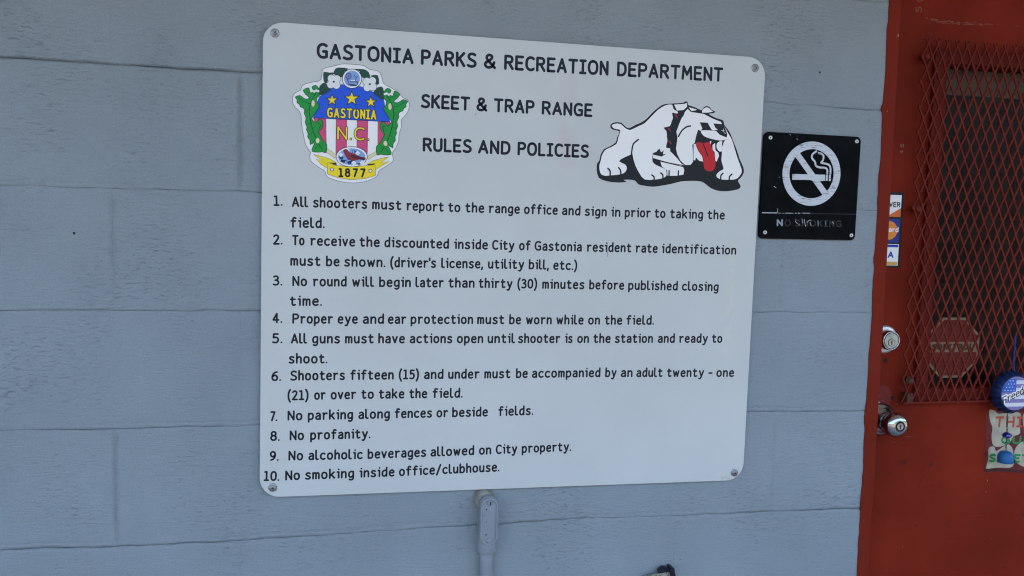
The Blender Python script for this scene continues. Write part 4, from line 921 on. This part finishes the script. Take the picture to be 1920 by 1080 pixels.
acL = [(130, 270), (150, 255), (175, 250), (183, 283), (200, 290), (215, 272), (205, 240), (235, 228), (262, 262), (264, 310), (240, 330), (245, 370), (264, 400), (240, 440), (208, 490), (195, 505), (235, 545), (262, 512), (288, 525), (292, 565), (270, 602), (255, 612), (270, 650), (300, 700), (325, 725), (320, 790), (290, 783), (260, 787), (205, 780), (212, 745), (232, 700), (190, 722), (188, 690), (168, 660), (172, 630), (158, 600), (163, 575), (148, 540), (155, 500), (138, 460), (143, 440), (130, 415), (105, 405), (100, 385), (78, 370), (82, 350), (65, 325), (100, 313), (122, 330), (155, 345), (183, 330), (150, 300)]
mir = lambda P: [(1072 - u, v + (1072 - 2 * u) * .035 + 4) for u, v in P]
mirL = lambda P: [(1072 - u - (26 if 500 < v else 0) * 0, v + (1072 - 2 * u) * .035 + 4) for u, v in P]
veL = [([(235, 290), (205, 345), (180, 420), (190, 520), (215, 620), (262, 720), (290, 770)], .035), ([(90, 335), (150, 370), (190, 380)], .025), ([(180, 420), (150, 450)], .02), ([(195, 540), (165, 560)], .02), ([(215, 620), (180, 640)], .02), ([(240, 680), (215, 700)], .02), ([(262, 720), (230, 760)], .02), ([(255, 545), (275, 560), (262, 590)], .03), ([(160, 280), (200, 305), (240, 300)], .02)]
for fn in (lambda P: P, mir):
    art('leaf_edge', BLACK, [], 5, 2, [(fn(acL + [acL[0]]), .075)], parent=crest)
    art('acanthus_leaf', GREEN, [fn(acL)], 6, 2, parent=crest)
    art('leaf_vein', LGREEN, [], 7, 3, [(fn(p), w * 1.35) for p, w in veL], parent=crest)
    art('seed_pod', CREAM, [fn(ci(212, 378, 14, 28, 12)), fn(ci(250, 692, 16, 22, 12))], 8, 2, parent=crest)
    art('leaf_bloom', WHITE, [fn(ci(x_, y_, 11, 10, 9)) for x_, y_ in ((205, 270), (222, 278), (240, 270), (255, 275))], 8, 0, parent=crest)
dgL = [[(385, 125), (400, 90), (430, 78), (505, 85), (475, 110), (462, 150), (430, 152), (400, 135)], [(300, 152), (303, 115), (345, 120), (395, 122), (350, 150), (325, 205), (305, 190)], [(260, 300), (268, 235), (310, 203), (335, 240), (362, 262), (320, 290), (285, 306)]]
dgR = [[(570, 90), (640, 92), (680, 118), (688, 158), (650, 168), (615, 140), (605, 105)], [(700, 145), (755, 142), (766, 210), (745, 215), (725, 170)], [(745, 250), (790, 238), (806, 275), (806, 350), (760, 320), (722, 290)]]
for P in dgL + dgR:
    art('dogwood_leaf_edge', BLACK, [], 5, 2, [(P + [P[0]], .035)], parent=crest); art('dogwood_leaf', DGREEN, [P], 6, 3, parent=crest)
art('dogwood_leaf_vein', mat('print_mid_green', (.03, .13, .08), .4), [], 7, 2, [([(400, 130), (450, 95), (490, 88)], .02), ([(275, 295), (300, 250), (320, 230)], .02), ([(790, 320), (770, 280), (750, 262)], .02), ([(670, 145), (630, 105)], .02), ([(755, 190), (735, 160)], .02)], parent=crest)
for (x_, y_, ph) in ((387, 196, .1), (690, 216, -.1)):
    pe = []
    for k in range(4):
        a = math.pi / 4 + k * math.pi / 2 + ph; px_, py_ = x_ + 34 * math.cos(a), y_ + 36 * math.sin(a); pe.append((px_, py_, a))
    art('flower_edge', BLACK, [ci(a, b, 34, 35, 16) for a, b, _ in pe], 8, 0, parent=crest)
    for (a, b, t) in pe:
        art('petal', mat('petal_white', (.75, .74, .72), .4) if 'petal_white' not in MATS else MATS['petal_white'], [ci(a, b, 31, 32, 16)], 9 + (.3 * pe.index((a, b, t))), 0, parent=crest)
    art('flower_centre', BLACK, [ci(x_, y_, 9, 9, 8)], 11, 0, parent=crest)
# spinning wheel medallion
art('medallion_edge', BLACK, [ci(540, 170, 84)], 8, 0, parent=crest); art('medallion_rim', WHITE, [ci(540, 170, 79)], 9, 0, parent=crest)
art('medallion', LBLUE, [ci(540, 170, 67)], 10, 0, parent=crest)
sp_ = [([(510, 148), (510 + 22 * math.cos(k * .785), 148 + 24 * math.sin(k * .785))], .018) for k in range(8)]
art('spinning_wheel', mat('print_navy', (.012, .02, .09), .4), [ci(540, 188, 0.1)], 11, 0, sp_ + [(ci(510, 148, 23, 25, 18) + [(533, 148)], .045), ([(500, 175), (515, 215), (580, 225)], .05), ([(525, 195), (590, 198)], .05), ([(585, 198), (590, 225)], .04), ([(520, 215), (505, 225)], .04), ([(565, 195), (575, 160), (555, 140)], .03), ([(575, 160), (588, 150)], .03), ([(530, 225), (575, 228)], .06)], parent=crest)
art('medallion_highlight', WHITE, [[(528, 180), (565, 182), (565, 190), (528, 190)]], 12, 0, parent=crest)
# rope bands, ribbon
for P in ([(318, 762), (335, 760), (408, 815), (402, 838), (380, 830), (320, 785)], [(760, 778), (755, 800), (680, 850), (668, 838), (672, 822), (740, 785)]):
    art('rope_edge', BLACK, [], 4, 0, [(P + [P[0]], .03)], parent=crest); art('rope', CREAM, [P], 5, 0, parent=crest)
RB = [[(220, 810), (290, 828), (360, 850), (405, 880), (410, 897), (342, 880), (335, 925), (280, 892), (240, 850), (290, 862)], [(845, 830), (800, 840), (720, 862), (665, 890), (735, 886), (735, 938), (790, 903), (858, 865), (780, 880)], [(338, 878), (400, 902), (530, 916), (650, 906), (732, 886), (737, 985), (650, 1010), (530, 1020), (420, 1002), (334, 972)]]
for i_, P in enumerate(RB):
    art('ribbon_edge', BLACK, [], 4 + i_, 0, [(P + [P[0]], .04)], parent=crest); art('ribbon', YEL, [P], 4.6 + i_, 0, parent=crest)
art('ribbon_fold', BLACK, [[(350, 876), (408, 880), (408, 896), (385, 890)], [(665, 890), (728, 884), (728, 896), (680, 902)]], 8, 0, parent=crest)
art('ribbon_grommet', BLACK, [ci(371, 935, 16, 16, 14), ci(695, 946, 16, 16, 14)], 8, 0, parent=crest); art('ribbon_grommet_white', WHITE, [ci(371, 935, 11, 11, 14), ci(695, 946, 11, 11, 14)], 9, 0, parent=crest)
g = MB(); text(g, '1877', cz(425, 1000), cz(655, 1003), .62, .125, CD + .04, gap=.55); g.build('lettering', BLACK, crest)
# cardinal oval
art('oval_edge', BLACK, [ci(537, 828, 134, 88)], 8, 0, parent=crest); art('oval_rim', WHITE, [ci(537, 828, 129, 83)], 9, 0, parent=crest)
art('oval', LBLUE, [[(537 + (112 + (6 if k % 2 else 0)) * math.cos(k * math.pi / 30), 828 + (68 + (5 if k % 2 else 0)) * math.sin(k * math.pi / 30)) for k in range(60)]], 10, 0, parent=crest)
NAVY = MATS['print_navy']
art('dogwood_sprig', NAVY, [[(430, 815), (470, 830), (460, 850), (435, 845)], [(445, 850), (490, 855), (475, 880), (450, 875)], [(500, 870), (545, 855), (530, 890), (505, 888)], [(575, 885), (620, 880), (600, 898)], [(560, 770), (580, 790), (560, 800)]], 11, 0, [([(440, 870), (520, 850), (600, 845)], .035), ([(545, 770), (548, 800)], .03)], parent=crest)
art('sprig_flower', WHITE, [ci(a + 11 * math.cos(k * 1.57), b + 10 * math.sin(k * 1.57), 9, 9, 8) for (a, b) in ((588, 797), (555, 880), (625, 878), (447, 812), (500, 770)) for k in range(4)], 12, 0, parent=crest)
art('cardinal_edge', BLACK, [], 13, 0, [([(468, 778), (482, 765), (500, 770), (515, 792), (560, 805), (605, 828), (652, 838), (650, 856), (600, 848), (550, 862), (505, 845), (483, 812), (468, 778)], .04)], parent=crest)
art('cardinal', CARD, [[(468, 778), (482, 765), (500, 770), (515, 792), (560, 805), (605, 828), (652, 838), (650, 856), (600, 848), (550, 862), (505, 845), (483, 812)]], 14, 0, parent=crest)
art('cardinal_wing', mat('print_dark_red', (.09, .008, .02), .4), [[(525, 812), (575, 818), (650, 842), (645, 854), (590, 846), (540, 838)]], 15, 0, parent=crest)

# --- bulldog emblem
def dz(u, v): return at(1100 + u / 5.684, 180 + v / 5.684, CD)
SIL = [(107, 790), (112, 720), (135, 688), (148, 630), (182, 570), (240, 540), (308, 497), (325, 440), (350, 378), (278, 358), (252, 330), (262, 298), (310, 279), (370, 286), (405, 318), (450, 343), (520, 308), (590, 278), (650, 232), (700, 178), (780, 112), (835, 86), (920, 80), (1030, 72), (1045, 57), (1077, 64), (1080, 95), (1150, 118), (1222, 152), (1240, 128), (1272, 108), (1308, 116), (1330, 146), (1368, 163), (1352, 184), (1300, 190), (1380, 235), (1455, 260), (1465, 305), (1522, 380), (1562, 480), (1602, 580), (1630, 670), (1670, 760), (1674, 820), (1642, 872), (1612, 905), (1642, 960), (1612, 995), (1500, 1015), (1400, 1010), (1320, 980), (1270, 940), (1215, 910), (1100, 905), (1000, 912), (910, 935), (820, 952), (710, 967), (620, 957), (552, 942), (520, 905), (470, 893), (392, 893), (425, 912), (380, 921), (300, 921), (210, 907), (130, 872)]
g = MB(); fill(g, crspline([dz(*p) for p in SIL], True, 2), CD); dog = g.build('bulldog_emblem', BLACK, rs)
ART = lambda n, M, polys, lv, s=2, strokes=(): art(n, M, polys, lv, s, strokes, dz, dog)
ART('body', DOGW, [[(268, 325), (282, 302), (330, 293), (372, 305), (398, 332), (450, 362), (490, 352), (560, 318), (620, 288), (690, 217), (760, 148), (840, 99), (910, 93), (925, 140), (968, 165), (965, 188), (910, 178), (920, 230), (905, 270), (885, 322), (820, 337), (850, 375), (855, 440), (860, 480), (845, 550), (885, 556), (885, 600), (835, 618), (812, 618), (822, 578), (792, 600), (775, 560), (740, 597), (705, 612), (702, 700), (750, 740), (820, 770), (850, 800), (852, 840), (822, 872), (735, 890), (620, 890), (565, 828), (520, 742), (495, 660), (487, 612), (465, 627), (400, 655), (345, 695), (410, 730), (428, 770), (410, 810), (360, 835), (245, 847), (200, 850), (155, 835), (138, 790), (136, 735), (150, 690), (160, 642), (192, 582), (242, 552), (317, 512), (337, 442), (358, 380), (345, 357), (300, 350)]], 1)
ART('collar_tag', DOGW, [[(932, 92), (1040, 84), (1066, 74), (1070, 115), (1030, 150), (962, 155)]], 1, 0)
ART('ear', DOGW, [[(1086, 120), (1125, 130), (1172, 143), (1165, 152), (1118, 160)], [(1228, 160), (1245, 135), (1275, 120), (1303, 128), (1322, 150), (1350, 166), (1290, 178), (1232, 178)]], 1, 0)
ART('face', DOGW, [[(1045, 172), (1075, 137), (1110, 170), (1250, 192), (1340, 240), (1430, 275), (1442, 300), (1350, 292), (1372, 340), (1400, 362), (1340, 365), (1325, 350), (1290, 285), (1205, 280), (1232, 345), (1215, 372), (1188, 358), (1165, 430), (1150, 500), (1125, 520), (1133, 600), (1133, 700), (1105, 735), (1050, 735), (1000, 690), (965, 620), (952, 560), (962, 490), (968, 440), (955, 382), (985, 300), (1010, 240), (1035, 205)]], 1, 0)
ART('muzzle', DOGW, [[(1218, 368), (1330, 368), (1382, 375), (1415, 412), (1485, 440), (1490, 458), (1440, 475), (1370, 467), (1290, 445), (1242, 420)]], 2)
ART('front_leg', DOGW, [[(1465, 322), (1500, 385), (1545, 460), (1580, 570), (1610, 670), (1650, 780), (1645, 830), (1600, 882), (1535, 892), (1440, 890), (1390, 867), (1385, 835), (1420, 800), (1457, 780), (1450, 740), (1435, 680), (1442, 600), (1415, 592), (1387, 560), (1385, 510), (1410, 488), (1430, 482), (1445, 540), (1462, 490), (1487, 450), (1497, 400)]], 1)
ART('jaw', DOGW, [[(1140, 512), (1163, 512), (1190, 590), (1230, 640), (1240, 698), (1200, 692), (1165, 655), (1155, 688), (1138, 682)], [(1340, 522), (1368, 500), (1372, 560), (1402, 600), (1410, 640), (1385, 700), (1370, 690), (1365, 602), (1342, 570)], [(1312, 480), (1330, 480), (1320, 520)], [(1420, 482), (1445, 482), (1440, 530)]], 1, 0)
ART('chest', DOGW, [[(706, 625), (800, 645), (893, 590), (960, 660), (1010, 722), (1050, 740), (1000, 742), (880, 713), (706, 663)], [(785, 700), (900, 727), (1028, 757), (1040, 790), (1030, 838), (960, 850), (862, 850), (857, 800), (800, 748)]], 1, 0)
ART('tongue', TONG, [[(1160, 497), (1250, 502), (1310, 490), (1330, 550), (1360, 600), (1372, 700), (1365, 770), (1335, 800), (1285, 798), (1252, 770), (1240, 682), (1222, 630), (1190, 590)]], 2)
ART('collar_spike', SPIKE, [[(930, 185), (955, 190), (970, 235), (950, 228)], [(853, 335), (885, 345), (905, 385), (882, 372)], [(865, 470), (890, 480), (912, 520), (887, 510)]], 2, 0)
ART('linework', BLACK, [], 4, 3, [([(550, 463), (515, 492), (495, 515), (484, 560), (476, 625)], .11), ([(1105, 320), (1062, 330), (1012, 372), (978, 432)], .11), ([(225, 772), (248, 798), (250, 845)], .11), ([(340, 764), (360, 795), (362, 835)], .11), ([(692, 842), (716, 860), (718, 888)], .11), ([(788, 820), (810, 842), (810, 878)], .11), ([(878, 796), (876, 850)], .1), ([(978, 798), (974, 848)], .1), ([(1452, 824), (1430, 848), (1428, 886)], .11), ([(1546, 834), (1522, 858), (1517, 892)], .11), ([(1238, 508), (1265, 570), (1290, 640)], .08), ([(850, 790), (858, 850)], .05), ([(706, 665), (880, 713), (1050, 742)], .05), ([(1408, 370), (1440, 400), (1480, 405)], .2), ([(1375, 510), (1375, 570), (1405, 600)], .06), ([(1435, 590), (1425, 640)], .05)])
ART('whisker', DOGW, [], 5, 0, [([(1435, 370), (1465, 372)], .035), ([(1455, 350), (1455, 385)], .03), ([(1465, 392), (1482, 398)], .03)])

g = MB()
for k in range(16):
    q = at(1352 + random.random() * 26, 894 + random.random() * 5, SD); a = random.random() * 3
    ribbon(g, [q, (q[0] + .07 * math.cos(a), q[1] + .04 * math.sin(a))], .03 + .03 * random.random(), TD + .001 * (k % 3), False)
g.build('corner_dirt', mat('beige_dirt', (.34, .30, .22), .8), rs)['kind'] = 'stuff'
# the scratched letter
g = MB(); ribbon(g, [at(1139, 459, SD), at(1138.5, 470, SD), at(1139.5, 481, SD)], .06, TD + .02); g.build('scratch', mat('grey_scratch', (.26, .27, .29), .5), rs)

# ------------------------------------------------------------------ no smoking sign
ND = .22
QN = [at(x, y, ND) for x, y in ((1433.5, 246.5), (1615, 256.8), (1603, 450.5), (1422.5, 447))]
ns = thing('no_smoking_sign', 'small black square no smoking sign screwed to grey wall beside the door', 'sign', V(50, 9.6, ND))
BLKP = mat('black_plastic', (.004, .0045, .005), .45, spec=.03, tint=(30, .3), bump=(400, .1, .0004))
NSW = mat('worn_white_print', (.52, .53, .55), .5); n, l, b = nodes(NSW)
geo = n.new('ShaderNodeNewGeometry'); mp = n.new('ShaderNodeMapping'); mp.inputs['Rotation'].default_value = (0, .5, 0); mp.inputs['Scale'].default_value = (60, 60, 700); l.new(geo.outputs['Position'], mp.inputs[0])
no = n.new('ShaderNodeTexNoise'); no.inputs['Scale'].default_value = 1; no.inputs['Detail'].default_value = 5; l.new(mp.outputs[0], no.inputs[0]); mr = n.new('ShaderNodeMapRange'); mr.inputs[1].default_value = .58; mr.inputs[2].default_value = .68; l.new(no.outputs['Fac'], mr.inputs[0])
mx = n.new('ShaderNodeMix'); mx.data_type = 'RGBA'; mx.inputs[6].default_value = (.55, .56, .58, 1); mx.inputs[7].default_value = (.12, .12, .13, 1); l.new(mr.outputs[0], mx.inputs[0]); l.new(mx.outputs[2], b.inputs['Base Color'])
g = MB(); slab(g, rounded(QN, .38), .01, ND, .03); g.build('plate', BLKP, ns)
def nz_(u, v): return at(1400 + u / 4.696, 230 + v / 4.696, ND)
c0 = Vector(nz_(571, 450)); ro = ((Vector(nz_(827, 450)) - Vector(nz_(316, 447))).length / 2 + (Vector(nz_(572, 168)) - Vector(nz_(572, 732))).length / 2) / 2; ri = ro * .765
d0, d1 = ND + .001, ND + .03
g = MB(); nn_ = 72
for k in range(nn_):
    a, b2 = 2 * math.pi * k / nn_, 2 * math.pi * (k + 1) / nn_
    wa = 1 + .006 * nz(k * .9, 1, 1); 
    def pt(r, t): return (c0.x + r * math.cos(t), c0.y + r * math.sin(t))
    po_, qo = pt(ro, a), pt(ro, b2); pi_, qi = pt(ri, a), pt(ri, b2)
    g.face([V(*pi_, d1), V(*po_, d1), V(*qo, d1), V(*qi, d1)])
    g.face([V(*po_, d0), V(*qo, d0), V(*qo, d1), V(*po_, d1)][::1]); g.face([V(*pi_, d0), V(*pi_, d1), V(*qi, d1), V(*qi, d0)])
g.build('prohibition_ring', NSW, ns)
def raised(name, P, dd=0.0, M=NSW):
    g = MB(); slab(g, P, d0, d1 + dd); return g.build(name, M, ns)
a = math.radians(131); u_ = Vector((math.cos(a), math.sin(a))); w_ = Vector((-u_.y, u_.x)); hw = .235; rr = ri * 1.03
sp0 = c0 + Vector((-.05, 0))
raised('prohibition_bar', [tuple(sp0 + u_ * rr + w_ * hw), tuple(sp0 + u_ * rr - w_ * hw), tuple(sp0 - u_ * rr - w_ * hw), tuple(sp0 - u_ * rr + w_ * hw)], -.004)
raised('cigarette', [nz_(401, 452), nz_(690, 458), nz_(690, 512), nz_(590, 516), nz_(560, 505), nz_(401, 502)], -.008)
raised('cigarette_tip', [nz_(697, 458), nz_(713, 458), nz_(713, 512), nz_(697, 512)], -.008); raised('cigarette_tip', [nz_(723, 458), nz_(740, 458), nz_(740, 514), nz_(723, 514)], -.008)
g = MB()
for P in ([(612, 252), (578, 280), (574, 312), (600, 345), (608, 378), (640, 394), (690, 398), (708, 418), (708, 448)], [(632, 268), (662, 276), (676, 300), (668, 335), (655, 353), (690, 360), (722, 372), (736, 400), (736, 450)]):
    ribbon(g, crspline([nz_(*p) for p in P], False, 5), .15, d1 - .006)
g.build('smoke', NSW, ns)
g = MB(); ribbon(g, [nz_(135, 793), nz_(265, 795)], .055, ND + .008, False); ribbon(g, [nz_(272, 755), nz_(272, 798)], .025, ND + .009, False)
for (a, b2) in ((278, 300), (315, 330), (340, 410), (425, 440), (450, 470), (490, 558)): ribbon(g, [nz_(a, 796), nz_(b2, 797)], .035, ND + .008, False)
for (a, b2, c_, d_) in ((380, 100, 386, 112), (240, 560, 260, 575), (285, 478, 292, 482), (440, 140, 452, 150)): ribbon(g, [nz_(a, b2), nz_(c_, d_)], .03, ND + .008, False)
g.build('worn_line', NSW, ns)['kind'] = 'stuff'
g = MB(); ribbon(g, [nz_(130, 797), nz_(965, 806)], .03, ND + .004, False); g.build('groove', mat('groove_grey', (.05, .052, .055), .5), ns)
RLT = mat('raised_black_letter', (.019, .020, .022), .3)
def raised_text(s, p0, p1, M, nm):
    g = MB(); text(g, s, p0, p1, .52, .10, ND + .03); o = g.build(nm, M, ns); sm = o.modifiers.new('s', 'SOLIDIFY'); sm.thickness = .0006
    return o
raised_text('O', nz_(332, 913), nz_(386, 913), RLT, 'raised_lettering'); raised_text('SMOKING', nz_(424, 914), nz_(832, 920), RLT, 'raised_lettering')
g = MB(); text(g, 'N', nz_(262, 912), nz_(316, 912), .54, .13, ND + .03); g.build('worn_lettering', mat('half_worn_white', (.26, .27, .29), .5, tint=(400, .4)), ns)
g = MB()
for (P, w) in (([(430, 850), (428, 870), (445, 890)], .03), ([(485, 845), (490, 885)], .035), ([(505, 850), (515, 912), (522, 900)], .04), ([(530, 880), (545, 860), (565, 858)], .035), ([(555, 880), (566, 905)], .04), ([(625, 860), (628, 910)], .025), ([(692, 870), (695, 905)], .02), ([(750, 870), (765, 890)], .03), ([(455, 895), (468, 905)], .025)):
    ribbon(g, [nz_(*p) for p in P], w, ND + .034, False)
g.build('letter_wear', NSW, ns)['kind'] = 'stuff'
for (u, v) in ((208, 132), (968, 165), (160, 966), (920, 992)):
    q = nz_(u, v); c = V(q[0], q[1], ND); so_ = bpy.data.objects.new('rivet', None); so_.location = c - ns.location; link(so_, ns)
    g = MB(); g.lathe(c, (0, -1, 0), [(0, .0040), (.0012, .0039), (.0020, .0028), (.0014, .0016)], 20); g.build('rivet_head', mat('rivet_aluminium', (.62, .60, .56), .35, metal=.9) if 'rivet_aluminium' not in MATS else MATS['rivet_aluminium'], so_)
    g = MB(); g.lathe(c + Vector((0, -.0014, 0)), (0, -1, 0), [(0, .0015), (.0003, .0014)], 10); g.build('rivet_pin', SCREWD, so_)

# ------------------------------------------------------------------ conduit
PIPE = mat('painted_conduit', (.235, .252, .272), .5, tint=(25, .1), bump=(260, .25, .0006))
PUTTY = mat('beige_sealant', (.25, .245, .21), .7, tint=(60, .15), bump=(200, .4, .0008))
ccx = 25.23
cond = thing('electrical_conduit', 'grey painted electrical conduit fitting and pipe on wall below the rules sign', 'conduit', V(ccx, -ZG, .6))
def yd(py, d): return at(917, py, d)[1]
ytop = yd(933, 1.4); ybot = yd(1024, 1.6)
g = MB(); qh = at(907.5, 936, .3); g.lathe(V(qh[0], qh[1], -.2), (0, -1, 0), [(0, .0190), (.012, .0190), (.018, .0178), (.024, .0165)], 32); g.build('wall_hub', PUTTY, cond)
def stadium(cx_, y0, y1, hw_, n=14, dr=0.0):
    P = []
    for k in range(n + 1): a = math.pi * k / n; P.append((cx_ + hw_ * math.cos(a), y1 - hw_ + hw_ * math.sin(a)))
    for k in range(n + 1): a = math.pi + math.pi * k / n; P.append((cx_ + hw_ * math.cos(a), y0 + hw_ + hw_ * math.sin(a)))
    return P
g = MB(); slab(g, stadium(ccx, ybot - .1, ytop + .04, .62), .12, 1.36, .16); o = g.build('conduit_body', PIPE, cond)
st_ = stadium(ccx, ybot + .09, ytop - .09, .56); st_.append(st_[0])
g = MB(); slab(g, stadium(ccx, ybot + .02, ytop - .02, .63), 1.363, 1.47, .02); g.build('cover_plate', PIPE, cond)
g = MB(); g.tube([V(p[0], p[1], 1.47) for p in st_], .0023, 8); g.build('cover_rim', PIPE, cond)
for (yy_, nm) in ((ytop - .38, 'cover_screw'), (ybot + .36, 'cover_screw')):
    g = MB(); g.lathe(V(ccx + .02, yy_, 1.471), (0, -1, 0), [(0, .0052), (.0016, .0050), (.0026, .0032)], 14); g.build(nm, PIPE, cond)
g = MB(); c = V(ccx + .04, ytop - .36, 1.60); g.face([c + Vector((-.0006, 0, .0035)), c + Vector((-.0004, 0, -.003)), c + Vector((.0012, 0, -.0045)), c + Vector((.0012, 0, .002))])
for (a, b2, r_) in ((-.2, -.85, .0013), (-.22, -1.75, .0009), (-.2, -2.7, .0014), (-.24, -1.3, .0007)):
    c = V(ccx + a, ytop + b2, 1.476); g.face([c + Vector((r_ * math.cos(k), 0, r_ * 1.3 * math.sin(k))) for k in range(6)][::-1])
g.build('paint_pit', BLACK, cond)['kind'] = 'stuff'
g = MB(); g.lathe(V(ccx + .02, ybot + .5, .66), (0, 0, -1), [(0, .0150), (.004, .0172), ((.5 + .72) * IN, .0172), ((.5 + .78) * IN, .0160), ((.5 + .80) * IN, .013)], 30); g.build('collar', PIPE, cond)
g = MB(); g.lathe(V(ccx + .02, ybot - .3, .66), (0, 0, -1), [(0, .0125), ((ybot - .3 + ZG) * IN - .002, .0125)], 30); g.build('pipe', PIPE, cond)

# ------------------------------------------------------------------ clip board below the frame edge
HD = .9
def hz(u, v, d=HD): return at(1190 + u / 19.2, 1041.5 + v / 19.2, d)
hb = thing('leaflet_holder', 'black plastic holder with a printed beige card at the bottom of the wall', 'leaflet holder', V(38, -22, 0))
BP = mat('holder_black', (.012, .013, .02), .35, bump=(300, .2, .0006), tint=(90, .4))
g = MB(); slab(g, crspline([hz(885, 640), hz(930, 570), hz(1000, 500), hz(1080, 466), hz(1180, 460)], False, 4) + [hz(1195, 590), hz(900, 660)], .35, HD, .03); g.build('clip_fin', BP, hb)
g = MB(); slab(g, [hz(1195, 560), hz(1290, 515), hz(1290, 600), hz(1195, 625)], .35, HD - .05, .02); g.build('clip_bridge', BP, hb)
g = MB(); slab(g, crspline([hz(1285, 560), hz(1282, 462), hz(1310, 444), hz(1400, 446), hz(1428, 475)], False, 3) + [hz(1600, 1500), hz(1700, 2500), hz(1560, 2500), hz(1400, 1200)], .2, HD + .05, .03); g.build('side_rail', BP, hb)
CRD = mat('printed_card', (.33, .31, .25), .6); n, l, b = nodes(CRD); tc = n.new('ShaderNodeNewGeometry'); mp = n.new('ShaderNodeMapping'); mp.inputs['Scale'].default_value = (420, 1, 330); l.new(tc.outputs['Position'], mp.inputs[0])
vo = n.new('ShaderNodeTexNoise'); vo.inputs['Scale'].default_value = 1; vo.inputs['Detail'].default_value = 2; l.new(mp.outputs[0], vo.inputs[0]); mr = n.new('ShaderNodeMapRange'); mr.inputs[1].default_value = .45; mr.inputs[2].default_value = .6; l.new(vo.outputs['Fac'], mr.inputs[0])
mx = n.new('ShaderNodeMix'); mx.data_type = 'RGBA'; mx.inputs[6].default_value = (.40, .37, .28, 1); mx.inputs[7].default_value = (.06, .055, .04, 1); l.new(mr.outputs[0], mx.inputs[0]); l.new(mx.outputs[2], b.inputs['Base Color'])
g = MB(); slab(g, [hz(340, 765, .6), hz(620, 700, .6), hz(900, 652, .6), hz(1180, 590, .6), hz(1260, 575, .6), hz(1310, 610, .6), hz(1480, 2500, .6), hz(560, 2700, .6)], .45, .62, .01); g.build('card', CRD, hb)
g = MB(); slab(g, [hz(330, 800, .3), hz(400, 790, .3), hz(900, 680, .3), hz(1400, 620, .3), hz(1600, 2600, .3), hz(500, 2800, .3)], .02, .42, .02); g.build('back_plate', BP, hb)
